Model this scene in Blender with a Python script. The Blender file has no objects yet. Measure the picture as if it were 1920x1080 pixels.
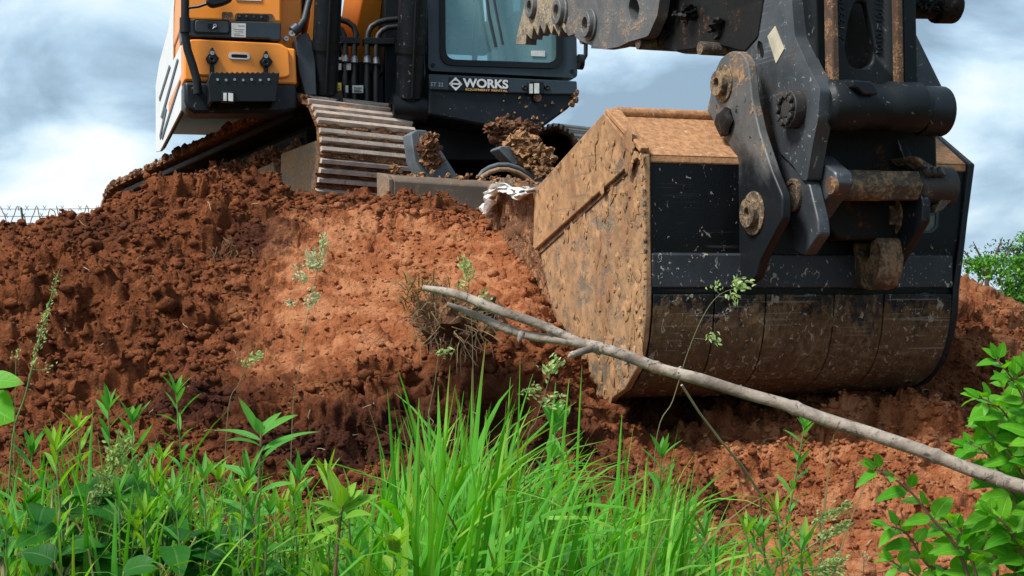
import bpy, bmesh, math, random
import numpy as np
from mathutils import Vector, Matrix, noise
from mathutils.geometry import tessellate_polygon

random.seed(7)
R = math.radians
scene = bpy.context.scene
COL = scene.collection

# ------------------------------------------------------------------ camera
EYE = Vector((0.0, 0.0, 1.25))
FOC = 3000.0                       # focal length in pixels of a 1920 px wide frame
cam_data = bpy.data.cameras.new('camera')
cam_data.sensor_width = 36.0
cam_data.lens = FOC / 1920.0 * 36.0
cam_data.clip_start = 0.05
cam_data.clip_end = 3000.0
cam = bpy.data.objects.new('camera', cam_data)
COL.objects.link(cam)
cam.location = EYE
cam.rotation_euler = (R(90), 0, 0)
scene.camera = cam

# ------------------------------------------------------------------ exposure
scene.view_settings.view_transform = 'Standard'
scene.view_settings.look = 'None'
scene.view_settings.gamma = 1.0
scene.view_settings.exposure = 0.68
scene.cycles.use_denoising = True
scene.cycles.max_bounces = 8
scene.cycles.transparent_max_bounces = 12

# ------------------------------------------------------------------ world / sky
SUN_EL, SUN_AZ = 52.0, -128.0      # azimuth measured from +Y towards +X: the sun stands behind the camera, to the left
world = bpy.data.worlds.new("World")
scene.world = world
world.use_nodes = True
wn = world.node_tree
wn.nodes.clear()
w_out = wn.nodes.new('ShaderNodeOutputWorld')
w_bg = wn.nodes.new('ShaderNodeBackground')
w_bg.inputs['Strength'].default_value = 0.1
sky = wn.nodes.new('ShaderNodeTexSky')
sky.sky_type = 'NISHITA'
sky.sun_disc = False
sky.sun_elevation = R(SUN_EL)
sky.sun_rotation = R(SUN_AZ)
sky.air_density = 1.0
sky.dust_density = 1.5
tc = wn.nodes.new('ShaderNodeTexCoord')
mp = wn.nodes.new('ShaderNodeMapping')
mp.inputs['Scale'].default_value = (1.0, 1.0, 2.1)
mp.inputs['Location'].default_value = (10.63, 2.4, 5.84)
wn.links.new(tc.outputs['Generated'], mp.inputs['Vector'])
cn = wn.nodes.new('ShaderNodeTexNoise')
cn.inputs['Scale'].default_value = 6.5
cn.inputs['Detail'].default_value = 7.0
cn.inputs['Roughness'].default_value = 0.52
cn.inputs['Distortion'].default_value = 0.35
wn.links.new(mp.outputs['Vector'], cn.inputs['Vector'])
sep = wn.nodes.new('ShaderNodeSeparateXYZ')
wn.links.new(tc.outputs['Generated'], sep.inputs[0])
gx = wn.nodes.new('ShaderNodeMath'); gx.operation = 'MULTIPLY_ADD'      # cloud deck thinner and brighter towards the west (-X)
wn.links.new(sep.outputs['X'], gx.inputs[0]); gx.inputs[1].default_value = -0.34; gx.inputs[2].default_value = 0.0
gz = wn.nodes.new('ShaderNodeMath'); gz.operation = 'MULTIPLY_ADD'      # and brighter low over the horizon
wn.links.new(sep.outputs['Z'], gz.inputs[0]); gz.inputs[1].default_value = -1.0; gz.inputs[2].default_value = 0.075
gz.use_clamp = False
ad = wn.nodes.new('ShaderNodeMath'); ad.operation = 'ADD'
cm = wn.nodes.new('ShaderNodeMath'); cm.operation = 'MULTIPLY_ADD'
wn.links.new(cn.outputs['Fac'], cm.inputs[0]); cm.inputs[1].default_value = 1.95; cm.inputs[2].default_value = -0.49
wn.links.new(cm.outputs[0], ad.inputs[0]); wn.links.new(gx.outputs[0], ad.inputs[1])
gzm = wn.nodes.new('ShaderNodeMath'); gzm.operation = 'MAXIMUM'
wn.links.new(gz.outputs[0], gzm.inputs[0]); gzm.inputs[1].default_value = -0.08
ad2 = wn.nodes.new('ShaderNodeMath'); ad2.operation = 'ADD'
wn.links.new(ad.outputs[0], ad2.inputs[0]); wn.links.new(gzm.outputs[0], ad2.inputs[1])
ramp = wn.nodes.new('ShaderNodeValToRGB')
cr = ramp.color_ramp
cr.elements[0].position = 0.24; cr.elements[0].color = (0.27, 0.39, 0.51, 1)
cr.elements[1].position = 0.78; cr.elements[1].color = (0.93, 0.97, 1.0, 1)
e = cr.elements.new(0.40); e.color = (0.41, 0.58, 0.74, 1)
e = cr.elements.new(0.58); e.color = (0.66, 0.83, 0.95, 1)
wn.links.new(ad2.outputs[0], ramp.inputs[0])
sc10 = wn.nodes.new('ShaderNodeVectorMath'); sc10.operation = 'SCALE'
sc10.inputs['Scale'].default_value = 7.0
wn.links.new(ramp.outputs[0], sc10.inputs[0])
mixw = wn.nodes.new('ShaderNodeMix'); mixw.data_type = 'RGBA'
mixw.inputs['Factor'].default_value = 0.9
wn.links.new(sky.outputs[0], mixw.inputs['A'])
wn.links.new(sc10.outputs[0], mixw.inputs['B'])
wn.links.new(mixw.outputs['Result'], w_bg.inputs['Color'])
wn.links.new(w_bg.outputs[0], w_out.inputs[0])

sun_data = bpy.data.lights.new('sun', 'SUN')
sun_data.energy = 3.0
sun_data.angle = R(14)
sun_data.color = (1.0, 0.96, 0.9)
sun = bpy.data.objects.new('sun', sun_data)
COL.objects.link(sun)
sun_dir = Vector((math.sin(R(SUN_AZ)) * math.cos(R(SUN_EL)), math.cos(R(SUN_AZ)) * math.cos(R(SUN_EL)), math.sin(R(SUN_EL))))
sun.rotation_euler = (-sun_dir).to_track_quat('-Z', 'Y').to_euler()

# ------------------------------------------------------------------ helpers: frames
def ray(u, v):
    return Vector(((u - 960.0) / FOC, 1.0, (540.0 - v) / FOC))

def at(u, v, Y):
    return EYE + ray(u, v) * Y

class Frame:
    """A tilted coordinate system: w along the width, d away from the viewer, k up."""
    def __init__(self, O, yaw, pitch=0.0, roll=0.0):
        self.O = O
        a, p, r = R(yaw), R(pitch), R(roll)
        w = Vector((math.cos(a), math.sin(a), 0)); d0 = Vector((-math.sin(a), math.cos(a), 0)); z = Vector((0, 0, 1))
        d = d0 * math.cos(p) - z * math.sin(p)
        k = z * math.cos(p) + d0 * math.sin(p)
        self.w = w * math.cos(r) - k * math.sin(r)
        self.k = k * math.cos(r) + w * math.sin(r)
        self.d = d
    def hit(self, u, v, P, n):
        r = ray(u, v)
        return EYE + r * ((P - EYE).dot(n) / r.dot(n))
    def front(self, u, v, q=0.0):
        return self.hit(u, v, self.O + self.d * q, self.d)
    def side(self, u, v, x=0.0):
        return self.hit(u, v, self.O + self.w * x, self.w)
    def pt(self, x, y, z):
        return self.O + self.w * x + self.d * y + self.k * z
    def loc(self, P):
        D = P - self.O
        return D.dot(self.w), D.dot(self.d), D.dot(self.k)
    def fronts(self, pts, q=0.0):
        return [self.front(u, v, q) for u, v in pts]
    def sides(self, pts, x=0.0):
        return [self.side(u, v, x) for u, v in pts]

def round_poly(pts, r, n=4):
    """Round the corners of a 2-D pixel outline."""
    out = []
    m = len(pts)
    for i in range(m):
        p = Vector(pts[i]); a = Vector(pts[i - 1]); b = Vector(pts[(i + 1) % m])
        da, db = (a - p), (b - p)
        ra = min(r, da.length * .45); rb = min(r, db.length * .45)
        A = p + da.normalized() * ra; B = p + db.normalized() * rb
        for j in range(n + 1):
            t = j / n
            q = A * (1 - t) ** 2 + p * 2 * t * (1 - t) + B * t * t
            out.append((q.x, q.y))
    return out

# ------------------------------------------------------------------ helpers: mesh builder
class MB:
    def __init__(self):
        self.v, self.f, self.lc = [], [], []
    def add(self, vs, fs, lc=None):
        o = len(self.v)
        if lc:
            self.lc.extend([(0.0, 0.0)] * (o - len(self.lc))); self.lc.extend(lc)
        self.v.extend([tuple(p) for p in vs])
        self.f.extend([tuple(i + o for i in f) for f in fs])
        return self
    def prism(self, poly, off, holes=()):
        off = Vector(off)
        if holes:
            loops = [list(poly)] + [list(h) for h in holes]
            flat = [p for l in loops for p in l]
            tris = tessellate_polygon(loops)
            n = len(flat)
            fs = [tuple(t) for t in tris] + [tuple(n + i for i in reversed(t)) for t in tris]
            o = 0
            for l in loops:
                m = len(l)
                for i in range(m):
                    j = (i + 1) % m
                    fs.append((o + i, o + j, n + o + j, n + o + i))
                o += m
            self.add(flat + [p + off for p in flat], fs)
        else:
            n = len(poly)
            fs = [tuple(range(n)), tuple(range(2 * n - 1, n - 1, -1))]
            fs += [(i, (i + 1) % n, n + (i + 1) % n, n + i) for i in range(n)]
            self.add(list(poly) + [p + off for p in poly], fs)
        return self
    def box(self, c, ex, ey, ez):
        """centre and three half-axis vectors"""
        c = Vector(c); ex, ey, ez = Vector(ex), Vector(ey), Vector(ez)
        vs = [c + ex * sx + ey * sy + ez * sz for sz in (-1, 1) for sx, sy in ((-1, -1), (1, -1), (1, 1), (-1, 1))]
        fs = [(0, 1, 2, 3), (7, 6, 5, 4), (0, 4, 5, 1), (1, 5, 6, 2), (2, 6, 7, 3), (3, 7, 4, 0)]
        return self.add(vs, fs)
    def tube(self, pts, r, n=10, caps=True):
        pts = [Vector(p) for p in pts]
        m = len(pts)
        rs = r if isinstance(r, (list, tuple)) else [r] * m
        vs, fs = [], []
        prev = None
        for i in range(m):
            t = (pts[min(i + 1, m - 1)] - pts[max(i - 1, 0)]).normalized()
            if prev is None:
                ref = Vector((0, 0, 1)) if abs(t.z) < .9 else Vector((1, 0, 0))
                s = t.cross(ref).normalized()
            else:
                s = (prev - t * prev.dot(t)).normalized()
            prev = s
            b = t.cross(s)
            for j in range(n):
                a = 2 * math.pi * j / n
                vs.append(pts[i] + (s * math.cos(a) + b * math.sin(a)) * rs[i])
        for i in range(m - 1):
            for j in range(n):
                k = (j + 1) % n
                fs.append((i * n + j, i * n + k, (i + 1) * n + k, (i + 1) * n + j))
        if caps:
            fs.append(tuple(range(n - 1, -1, -1)))
            fs.append(tuple((m - 1) * n + j for j in range(n)))
        return self.add(vs, fs)
    def ring(self, c, axis, ro, ri, h, n=24):
        axis = Vector(axis).normalized(); c = Vector(c)
        ref = Vector((0, 0, 1)) if abs(axis.z) < .9 else Vector((1, 0, 0))
        s = axis.cross(ref).normalized(); b = axis.cross(s)
        vs, fs = [], []
        for rr, hh in ((ro, 0), (ro, h), (ri, h), (ri, 0)):
            for j in range(n):
                a = 2 * math.pi * j / n
                vs.append(c + axis * hh + (s * math.cos(a) + b * math.sin(a)) * rr)
        for q in range(4):
            for j in range(n):
                k = (j + 1) % n; q2 = (q + 1) % 4
                fs.append((q * n + j, q * n + k, q2 * n + k, q2 * n + j))
        return self.add(vs, fs)
    def build(self, name, mat, parent=None, bevel=0.0, smooth=True, angle=38, seg=2, weld=False, recalc=True, org=False):
        off = ROOT.get(parent.name, Vector((0, 0, 0))) if parent else Vector((0, 0, 0))
        if org:
            n_ = len(self.v); off = Vector((sum(p[0] for p in self.v) / n_, sum(p[1] for p in self.v) / n_, min(p[2] for p in self.v)))
        me = bpy.data.meshes.new(name)
        arr = [(p[0] - off.x, p[1] - off.y, p[2] - off.z) for p in self.v]
        me.from_pydata(arr, [], self.f)
        if recalc:
            bm = bmesh.new(); bm.from_mesh(me)
            if weld: bmesh.ops.remove_doubles(bm, verts=bm.verts, dist=1e-5)
            bmesh.ops.recalc_face_normals(bm, faces=bm.faces)
            bm.to_mesh(me); bm.free()
        if self.lc:
            self.lc.extend([(0.0, 0.0)] * (len(self.v) - len(self.lc)))
            for q_, nm in enumerate(('leaf_t', 'leaf_x')):
                at_ = me.attributes.new(nm, 'FLOAT', 'POINT'); at_.data.foreach_set('value', [c_[q_] for c_ in self.lc])
        me.update()
        if smooth:
            me.polygons.foreach_set('use_smooth', [True] * len(me.polygons))
            me.set_sharp_from_angle(angle=R(angle))
        for m in (mat if isinstance(mat, (list, tuple)) else [mat]):
            me.materials.append(m)
        o = bpy.data.objects.new(name, me)
        COL.objects.link(o)
        if org: o.location = off
        if parent:
            o.parent = parent
            ROOT[o.name] = off
        if bevel > 0:
            b = o.modifiers.new('bevel', 'BEVEL')
            b.width = bevel; b.segments = seg; b.limit_method = 'ANGLE'; b.angle_limit = R(35)
            b.use_clamp_overlap = True
        return o

ROOT = {}
def tag(o, label, cat, group=None, kind=None):
    if label: o['label'] = label
    if cat: o['category'] = cat
    if group: o['group'] = group
    if kind: o['kind'] = kind
    return o
def thing(name, loc, label, cat, group=None):
    o = bpy.data.objects.new(name, None)
    COL.objects.link(o)
    o.location = loc
    o.empty_display_size = .1
    ROOT[o.name] = Vector(loc)
    return tag(o, label, cat, group)

def hash3(a, b, c, seed):
    h = (a.astype(np.int64) * 374761393 + b.astype(np.int64) * 668265263 + c.astype(np.int64) * 2147483647 + seed * 974711) & 0xffffffff
    h = ((h ^ (h >> 13)) * 1274126177) & 0xffffffff
    h = ((h ^ (h >> 16)) * 2246822519) & 0xffffffff
    return ((h ^ (h >> 15)) & 0xffffff) / float(0xffffff)

def vnoise(x, y, seed=0):
    """2-D value noise 0..1"""
    xi, yi = np.floor(x), np.floor(y)
    fx, fy = x - xi, y - yi
    fx = fx * fx * fx * (fx * (fx * 6 - 15) + 10); fy = fy * fy * fy * (fy * (fy * 6 - 15) + 10)
    z = np.zeros_like(xi)
    a = hash3(xi, yi, z, seed); b = hash3(xi + 1, yi, z, seed)
    c = hash3(xi, yi + 1, z, seed); d = hash3(xi + 1, yi + 1, z, seed)
    return (a * (1 - fx) + b * fx) * (1 - fy) + (c * (1 - fx) + d * fx) * fy

def fbm(x, y, seed=0, octv=4, gain=.5):
    s = np.zeros_like(x); a = 1.0; t = 0
    for i in range(octv):
        s += a * vnoise(x * 2 ** i + 17.3 * i, y * 2 ** i - 9.1 * i, seed + i); t += a; a *= gain
    return s / t

def worley(x, y, seed=0):
    """2-D cellular noise: F1, F2 and a random value per cell"""
    xi, yi = np.floor(x), np.floor(y)
    f1 = np.full(x.shape, 9.0); f2 = np.full(x.shape, 9.0); cid = np.zeros(x.shape); vx = np.zeros(x.shape); vy = np.zeros(x.shape)
    z = np.zeros_like(xi)
    for dx in (-1, 0, 1):
        for dy in (-1, 0, 1):
            cx, cy = xi + dx, yi + dy
            px = cx + hash3(cx, cy, z, seed); py = cy + hash3(cx, cy, z + 1, seed)
            dd = np.sqrt((px - x) ** 2 + (py - y) ** 2)
            cl = dd < f1
            f2 = np.where(cl, f1, np.minimum(f2, dd))
            cid = np.where(cl, hash3(cx, cy, z + 2, seed), cid)
            vx = np.where(cl, px - x, vx); vy = np.where(cl, py - y, vy)
            f1 = np.where(cl, dd, f1)
    return f1, f2, cid, vx, vy

# ------------------------------------------------------------------ helpers: materials
class NT:
    def __init__(self, name):
        self.m = bpy.data.materials.new(name); self.m.use_nodes = True
        self.t = self.m.node_tree; self.t.nodes.clear()
        self.out = self.n('ShaderNodeOutputMaterial')
    def n(self, kind, **kw):
        nd = self.t.nodes.new(kind)
        for k, v in kw.items(): setattr(nd, k, v)
        return nd
    def put(self, sock, val):
        if isinstance(val, bpy.types.NodeSocket): self.t.links.new(val, sock)
        elif isinstance(val, (tuple, list)) and len(val) == 3 and sock.type == 'RGBA': sock.default_value = (*val, 1)
        else: sock.default_value = val
    def math(self, op, a, b=0.0, c=0.0, clamp=False):
        nd = self.n('ShaderNodeMath', operation=op); nd.use_clamp = clamp
        self.put(nd.inputs[0], a); self.put(nd.inputs[1], b); self.put(nd.inputs[2], c)
        return nd.outputs[0]
    def pos(self):
        return self.n('ShaderNodeNewGeometry').outputs['Position']
    def noise(self, scale, detail=6, rough=.6, dist=0.0, vec=None):
        nd = self.n('ShaderNodeTexNoise')
        nd.inputs['Scale'].default_value = scale; nd.inputs['Detail'].default_value = detail
        nd.inputs['Roughness'].default_value = rough; nd.inputs['Distortion'].default_value = dist
        self.put(nd.inputs['Vector'], vec if vec is not None else self.pos())
        return nd.outputs['Fac']
    def step(self, val, lo, hi, a=0.0, b=1.0):
        nd = self.n('ShaderNodeMapRange'); nd.interpolation_type = 'SMOOTHSTEP'
        self.put(nd.inputs['Value'], val)
        nd.inputs['From Min'].default_value = lo; nd.inputs['From Max'].default_value = hi
        nd.inputs['To Min'].default_value = a; nd.inputs['To Max'].default_value = b
        return nd.outputs[0]
    def mix(self, f, a, b, blend='MIX'):
        nd = self.n('ShaderNodeMix', data_type='RGBA', blend_type=blend)
        self.put(nd.inputs['Factor'], f); self.put(nd.inputs['A'], a); self.put(nd.inputs['B'], b)
        return nd.outputs['Result']
    def hsv(self, col, h=.5, s=1.0, v=1.0):
        nd = self.n('ShaderNodeHueSaturation')
        self.put(nd.inputs['Color'], col); self.put(nd.inputs['Hue'], h); self.put(nd.inputs['Saturation'], s); self.put(nd.inputs['Value'], v)
        return nd.outputs[0]
    def bump(self, height, strength=.3, dist=.01):
        nd = self.n('ShaderNodeBump'); nd.inputs['Strength'].default_value = strength; nd.inputs['Distance'].default_value = dist
        self.put(nd.inputs['Height'], height)
        return nd.outputs[0]
    def bsdf(self, col, rough=.5, metal=0.0, normal=None, spec=None):
        nd = self.n('ShaderNodeBsdfPrincipled')
        self.put(nd.inputs['Base Color'], col); self.put(nd.inputs['Roughness'], rough); self.put(nd.inputs['Metallic'], metal)
        if normal is not None: self.put(nd.inputs['Normal'], normal)
        if spec is not None: self.put(nd.inputs['Specular IOR Level'], spec)
        return nd.outputs[0]
    def done(self, shader):
        self.t.links.new(shader, self.out.inputs['Surface']); return self.m

def scale_c(c, f): return tuple(min(1, x * f) for x in c)

def weathered(name, base, mud=(.30, .155, .07), amt=.2, scale=6.0, rough=.42, mrough=.92, zlo=None, zhi=None, zpull=.5,
              fleck=None, fleck_amt=.0, bump=.35, metal=0.0, var=.25, rust=None, rust_amt=0.0, streak=1.0, low=None, lowz=(0, 1), spec=None, smear=None, smear_amt=.3, scr=None):
    """paint or steel with mud stuck on in patches, small flecks and rust"""
    t = NT(name)
    vec = t.pos()
    if streak != 1.0:
        mpn = t.n('ShaderNodeMapping'); mpn.inputs['Scale'].default_value = (1, 1, streak)
        t.put(mpn.inputs['Vector'], vec); vec = mpn.outputs[0]
    n1 = t.noise(scale, 7, .65, .3, vec)
    n2 = t.noise(scale * 6.5, 5, .65, .2, vec)
    n3 = t.noise(scale * 22, 4, .6)
    m = t.math('ADD', t.math('MULTIPLY', n1, .62), t.math('MULTIPLY', n2, .38))
    if zlo is not None:
        sep = t.n('ShaderNodeSeparateXYZ'); t.put(sep.inputs[0], t.pos())
        m = t.math('ADD', m, t.step(sep.outputs['Z'], zlo, zhi, zpull * .5, -zpull * .5))
    th = .5 + (.5 - amt) * .42
    fac = t.step(m, th - .05, th + .05)
    b = t.mix(t.step(n1, .3, .7), scale_c(base, 1 - var), scale_c(base, 1 + var))
    if low:      # the lower part still carries its paint, the upper part is worn
        sp_ = t.n('ShaderNodeSeparateXYZ'); t.put(sp_.inputs[0], t.pos())
        b = t.mix(t.step(t.math('ADD', sp_.outputs['Z'], t.math('MULTIPLY', t.math('SUBTRACT', n1, .5), .5)), lowz[0], lowz[1]), low, b)
    if rust:
        b = t.mix(t.step(t.noise(scale * 2.3, 6, .7, .6), .62 - rust_amt * .3, .70 - rust_amt * .3), b, rust)
    md = t.mix(t.step(n2, .3, .72), scale_c(mud, .62), scale_c(mud, 1.22))
    md = t.mix(t.step(n3, .58, .72), md, scale_c(mud, .5))
    col = t.mix(fac, b, md)
    if smear:    # wetter, darker mud wiped over the surface
        mps = t.n('ShaderNodeMapping'); mps.inputs['Scale'].default_value = (1, 1, .55); mps.inputs['Location'].default_value = (3.1, 1.7, .4)
        t.put(mps.inputs['Vector'], t.pos())
        sm = t.math('ADD', t.math('MULTIPLY', t.noise(2.6, 9, .68, .8, mps.outputs[0]), .75), t.math('MULTIPLY', n2, .25))
        sfac = t.step(sm, .62 - smear_amt * .3, .72 - smear_amt * .3)
        col = t.mix(t.math('MULTIPLY', sfac, .8), col, t.mix(t.step(n2, .3, .7), scale_c(smear, .6), scale_c(smear, 1.25)))
    if scr:      # scratches dragged along the surface
        for ang, sx in ((25, 70), (-50, 90)):
            mpr = t.n('ShaderNodeMapping'); mpr.inputs['Rotation'].default_value = (R(ang), 0, 0); mpr.inputs['Scale'].default_value = (2.2, 2.2, sx)
            t.put(mpr.inputs['Vector'], t.pos())
            ln_ = t.math('MULTIPLY', t.step(t.noise(1.0, 3, .5, .1, mpr.outputs[0]), .63, .68), t.step(t.noise(3.0, 3, .5), .48, .6))
            col = t.mix(t.math('MULTIPLY', ln_, .6), col, scr)
    h = t.math('ADD', t.math('MULTIPLY', fac, t.math('ADD', t.math('MULTIPLY', n2, .7), .6)), t.math('MULTIPLY', n3, .18))
    if fleck:
        fl = t.step(t.noise(scale * 5.2, 3, .55, 1.2, vec), .66 - fleck_amt * .2, .70 - fleck_amt * .2)
        col = t.mix(fl, col, fleck)
        h = t.math('ADD', h, t.math('MULTIPLY', fl, .3))
    rg = t.mix(fac, (rough,) * 3, (mrough,) * 3)
    rg = t.math('ADD', rg, t.math('MULTIPLY', t.math('SUBTRACT', n2, .5), .25), clamp=True)
    return t.done(t.bsdf(col, rg, metal, t.bump(h, bump, .012), spec))

def leafmat(name, c0, c1, trans=.35, rough=.45, tip=None, veins=0):
    t = NT(name)
    g = t.n('ShaderNodeNewGeometry')
    rnd = g.outputs['Random Per Island']
    col = t.mix(rnd, c0, c1)
    if tip:
        col = t.mix(t.step(t.math('FRACT', t.math('MULTIPLY', rnd, 7.31)), .72, .95), col, tip)
    col = t.mix(t.math('MULTIPLY', t.noise(14, 4, .6), .5), col, scale_c(c0, .75))
    lt = t.n('ShaderNodeAttribute'); lt.attribute_name = 'leaf_t'
    lx = t.n('ShaderNodeAttribute'); lx.attribute_name = 'leaf_x'
    ax = t.math('ABSOLUTE', lx.outputs['Fac'])
    rib = t.step(ax, .0, .14, 1.0, 0.0)
    if veins:
        vv = t.math('ABSOLUTE', t.math('SINE', t.math('SUBTRACT', t.math('MULTIPLY', lt.outputs['Fac'], veins), t.math('MULTIPLY', ax, 3.4))))
        vein = t.step(vv, .0, .3, 1.0, 0.0)
    else:
        vein = t.math('ABSOLUTE', t.math('SINE', t.math('MULTIPLY', lx.outputs['Fac'], 9.0)))
    line = t.math('MAXIMUM', rib, t.math('MULTIPLY', vein, .35), clamp=True)
    col = t.mix(t.math('MULTIPLY', line, .45), col, t.hsv(col, .49, .85, 1.7))
    # some tips and spots have dried
    dry = t.math('MULTIPLY', t.step(t.math('ADD', lt.outputs['Fac'], t.math('MULTIPLY', t.math('FRACT', t.math('MULTIPLY', rnd, 13.7)), .35)), 1.12, 1.3), .8)
    spot = t.step(t.noise(85, 3, .6), .70, .74)
    col = t.mix(t.math('MAXIMUM', dry, t.math('MULTIPLY', spot, .5)), col, (.23, .16, .05))
    nz = t.noise(160, 2, .5)
    p = t.bsdf(col, rough, 0, t.bump(t.math('SUBTRACT', t.math('MULTIPLY', nz, .3), line), .35, .003), .2)
    tr = t.n('ShaderNodeBsdfTranslucent'); t.put(tr.inputs['Color'], t.hsv(col, .49, 1.1, 1.25))
    mx = t.n('ShaderNodeMixShader'); mx.inputs[0].default_value = trans
    t.t.links.new(p, mx.inputs[1]); t.t.links.new(tr.outputs[0], mx.inputs[2])
    return t.done(mx.outputs[0])

def plain(name, col, rough=.5, metal=0.0, var=.15, scale=30, bump=.1, spec=None):
    t = NT(name)
    n = t.noise(scale, 5, .6)
    c = t.mix(t.step(n, .3, .7), scale_c(col, 1 - var), scale_c(col, 1 + var))
    return t.done(t.bsdf(c, rough, metal, t.bump(n, bump, .004), spec))

# ------------------------------------------------------------------ materials
MUD = (.36, .175, .078)
TAN = (.42, .232, .108)
M = {}
M['black'] = weathered('black_paint', (.011, .014, .018), MUD, .10, 5, rough=.38, bump=.2, fleck=(.16, .14, .11), fleck_amt=.0, spec=.28)
M['cleanblack'] = plain('machine_black', (.007, .009, .011), .42, spec=.3)
M['hose'] = plain('hose_rubber', (.010, .011, .012), .5)
M['darkblue'] = weathered('cab_paint', (.024, .038, .05), MUD, .03, 4, rough=.36, bump=.06)
M['grey'] = weathered('dark_grey_paint', (.035, .045, .055), MUD, .05, 4, rough=.45, bump=.08)
M['orange'] = weathered('orange_paint', (.95, .31, .035), (.5, .2, .05), .04, 3, rough=.38, bump=.03, var=.07)
M['white'] = weathered('white_panel', (.72, .74, .74), (.4, .36, .3), .12, 3, rough=.5, bump=.03, var=.05)
M['sticker'] = plain('sticker', (.62, .62, .60), .5, 0, .12, 60)
M['yellow'] = plain('yellow_sticker', (.75, .55, .05), .5)
M['stickertan'] = weathered('old_sticker', (.50, .45, .33), (.3, .2, .1), .25, 9, rough=.6, bump=.1)
M['text'] = plain('white_lettering', (.82, .82, .82), .5, 0, .03)
M['textorange'] = plain('orange_lettering', (.75, .42, .16), .5, 0, .1)
M['textdim'] = plain('dim_lettering', (.35, .36, .36), .5, 0, .2, 120)
M['steel'] = weathered('worn_link_steel', (.064, .073, .083), (.17, .105, .06), .16, 7, smear=(.02, .02, .02), smear_amt=.34, scr=(.22, .23, .24), rough=.42, bump=.3, metal=.25, rust=(.11, .045, .022), rust_amt=.05, fleck=(.30, .31, .31), fleck_amt=.02)
M['darkpin'] = weathered('dark_dirty_pin', (.03, .026, .025), (.16, .095, .055), .3, 14, rough=.55, bump=.6)
M['rust'] = weathered('rusty_edge', (.10, .052, .030), (.27, .15, .075), .42, 14, rough=.75, bump=.45, rust=(.045, .04, .04), rust_amt=.2)
M['bucketside'] = weathered('muddy_bucket_side', (.19, .145, .10), TAN, .76, 3.0, rough=.5, bump=.35, smear=(.25, .12, .055), smear_amt=.42, scr=(.16, .12, .085), fleck=(.14, .07, .034), fleck_amt=.10)
M['bucketsidelow'] = weathered('muddy_bucket_side_low', (.24, .19, .135), (.38, .215, .105), .66, 2.6, rough=.5, bump=.35, smear=(.235, .115, .055), smear_amt=.36, scr=(.30, .26, .21), fleck=(.15, .08, .04), fleck_amt=.10)
M['buckettop'] = weathered('dust_covered_top_plate', (.2, .12, .06), (.43, .215, .098), .92, 6, rough=.6, bump=.35, fleck=(.62, .42, .22), fleck_amt=.0)
M['bucketback'] = weathered('black_bucket_back', (.004, .005, .006), (.10, .06, .03), .12, 7, rough=.34, smear=(.045, .036, .024), smear_amt=.14, scr=(.05, .05, .048), zlo=1.0, zhi=1.30, zpull=.36, bump=.55,
                            fleck=(.24, .22, .17), fleck_amt=.0, streak=.7, spec=.22)
M['wearplate'] = weathered('muddy_wear_plate', (.008, .009, .010), (.125, .072, .033), .40, 7, rough=.38, smear=(.17, .115, .06), smear_amt=.28, scr=(.24, .21, .16), zlo=1.02, zhi=1.34, zpull=.36, bump=.6,
                            fleck=(.30, .27, .20), fleck_amt=.24, streak=.7, spec=.35)
M['band'] = weathered('bucket_wear_band', (.026, .032, .04), (.12, .08, .045), .16, 8, rough=.45, bump=.35, fleck=(.36, .34, .29), fleck_amt=.22, streak=.8, spec=.4)
M['casting'] = weathered('casting_paint', (.007, .010, .012), MUD, .06, 6, rough=.5, bump=.25, fleck=(.12, .12, .11), fleck_amt=.0, spec=.3)
M['ear'] = weathered('bucket_ear_paint', (.10, .10, .098), (.30, .18, .095), .16, 5, rough=.48, bump=.35, zlo=1.45, zhi=2.0, zpull=-.22, low=(.008, .010, .012), lowz=(1.62, 1.82), spec=.35, fleck=(.012, .012, .012), fleck_amt=.05)
M['mudpin'] = weathered('muddy_pin', (.085, .065, .05), (.27, .18, .10), .52, 10, rough=.6, bump=.6)
M['thumb'] = weathered('worn_thumb_steel', (.14, .145, .15), (.30, .22, .15), .34, 9, rough=.5, bump=.45, metal=.3, rust=(.24, .1, .05), rust_amt=.0, fleck=(.05, .05, .05), fleck_amt=.02)
M['thumbtip'] = weathered('muddy_thumb_teeth', (.22, .20, .17), (.36, .29, .2), .6, 12, rough=.7, bump=.7, fleck=(.09, .075, .06), fleck_amt=.05)
M['thumbdark'] = weathered('dark_muddy_arm', (.009, .009, .009), (.085, .042, .021), .30, 8, rough=.6, bump=.5, spec=.2)
M['trackframe'] = weathered('muddy_track_frame', (.30, .24, .18), (.38, .24, .13), .6, 9, rough=.7, bump=.5)
M['blade'] = weathered('dusty_blade', (.19, .135, .095), (.30, .17, .09), .4, 6, rough=.7, bump=.3)
M['armgrey'] = weathered('blade_arm_paint', (.12, .14, .155), MUD, .12, 7, rough=.5, bump=.2)
M['grouser'] = weathered('polished_grouser', (.52, .43, .36), (.36, .20, .11), .27, 12, rough=.45, bump=.25)
M['silver'] = plain('steel_fitting', (.45, .45, .46), .35, .8)
M['lampglass'] = plain('work_lamp_lens', (.62, .65, .62), .15)
M['seat'] = plain('seat_cloth', (.34, .35, .35), .8, 0, .2)
M['cabin'] = plain('cab_lining', (.30, .31, .31), .8, 0, .15, 8)

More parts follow.
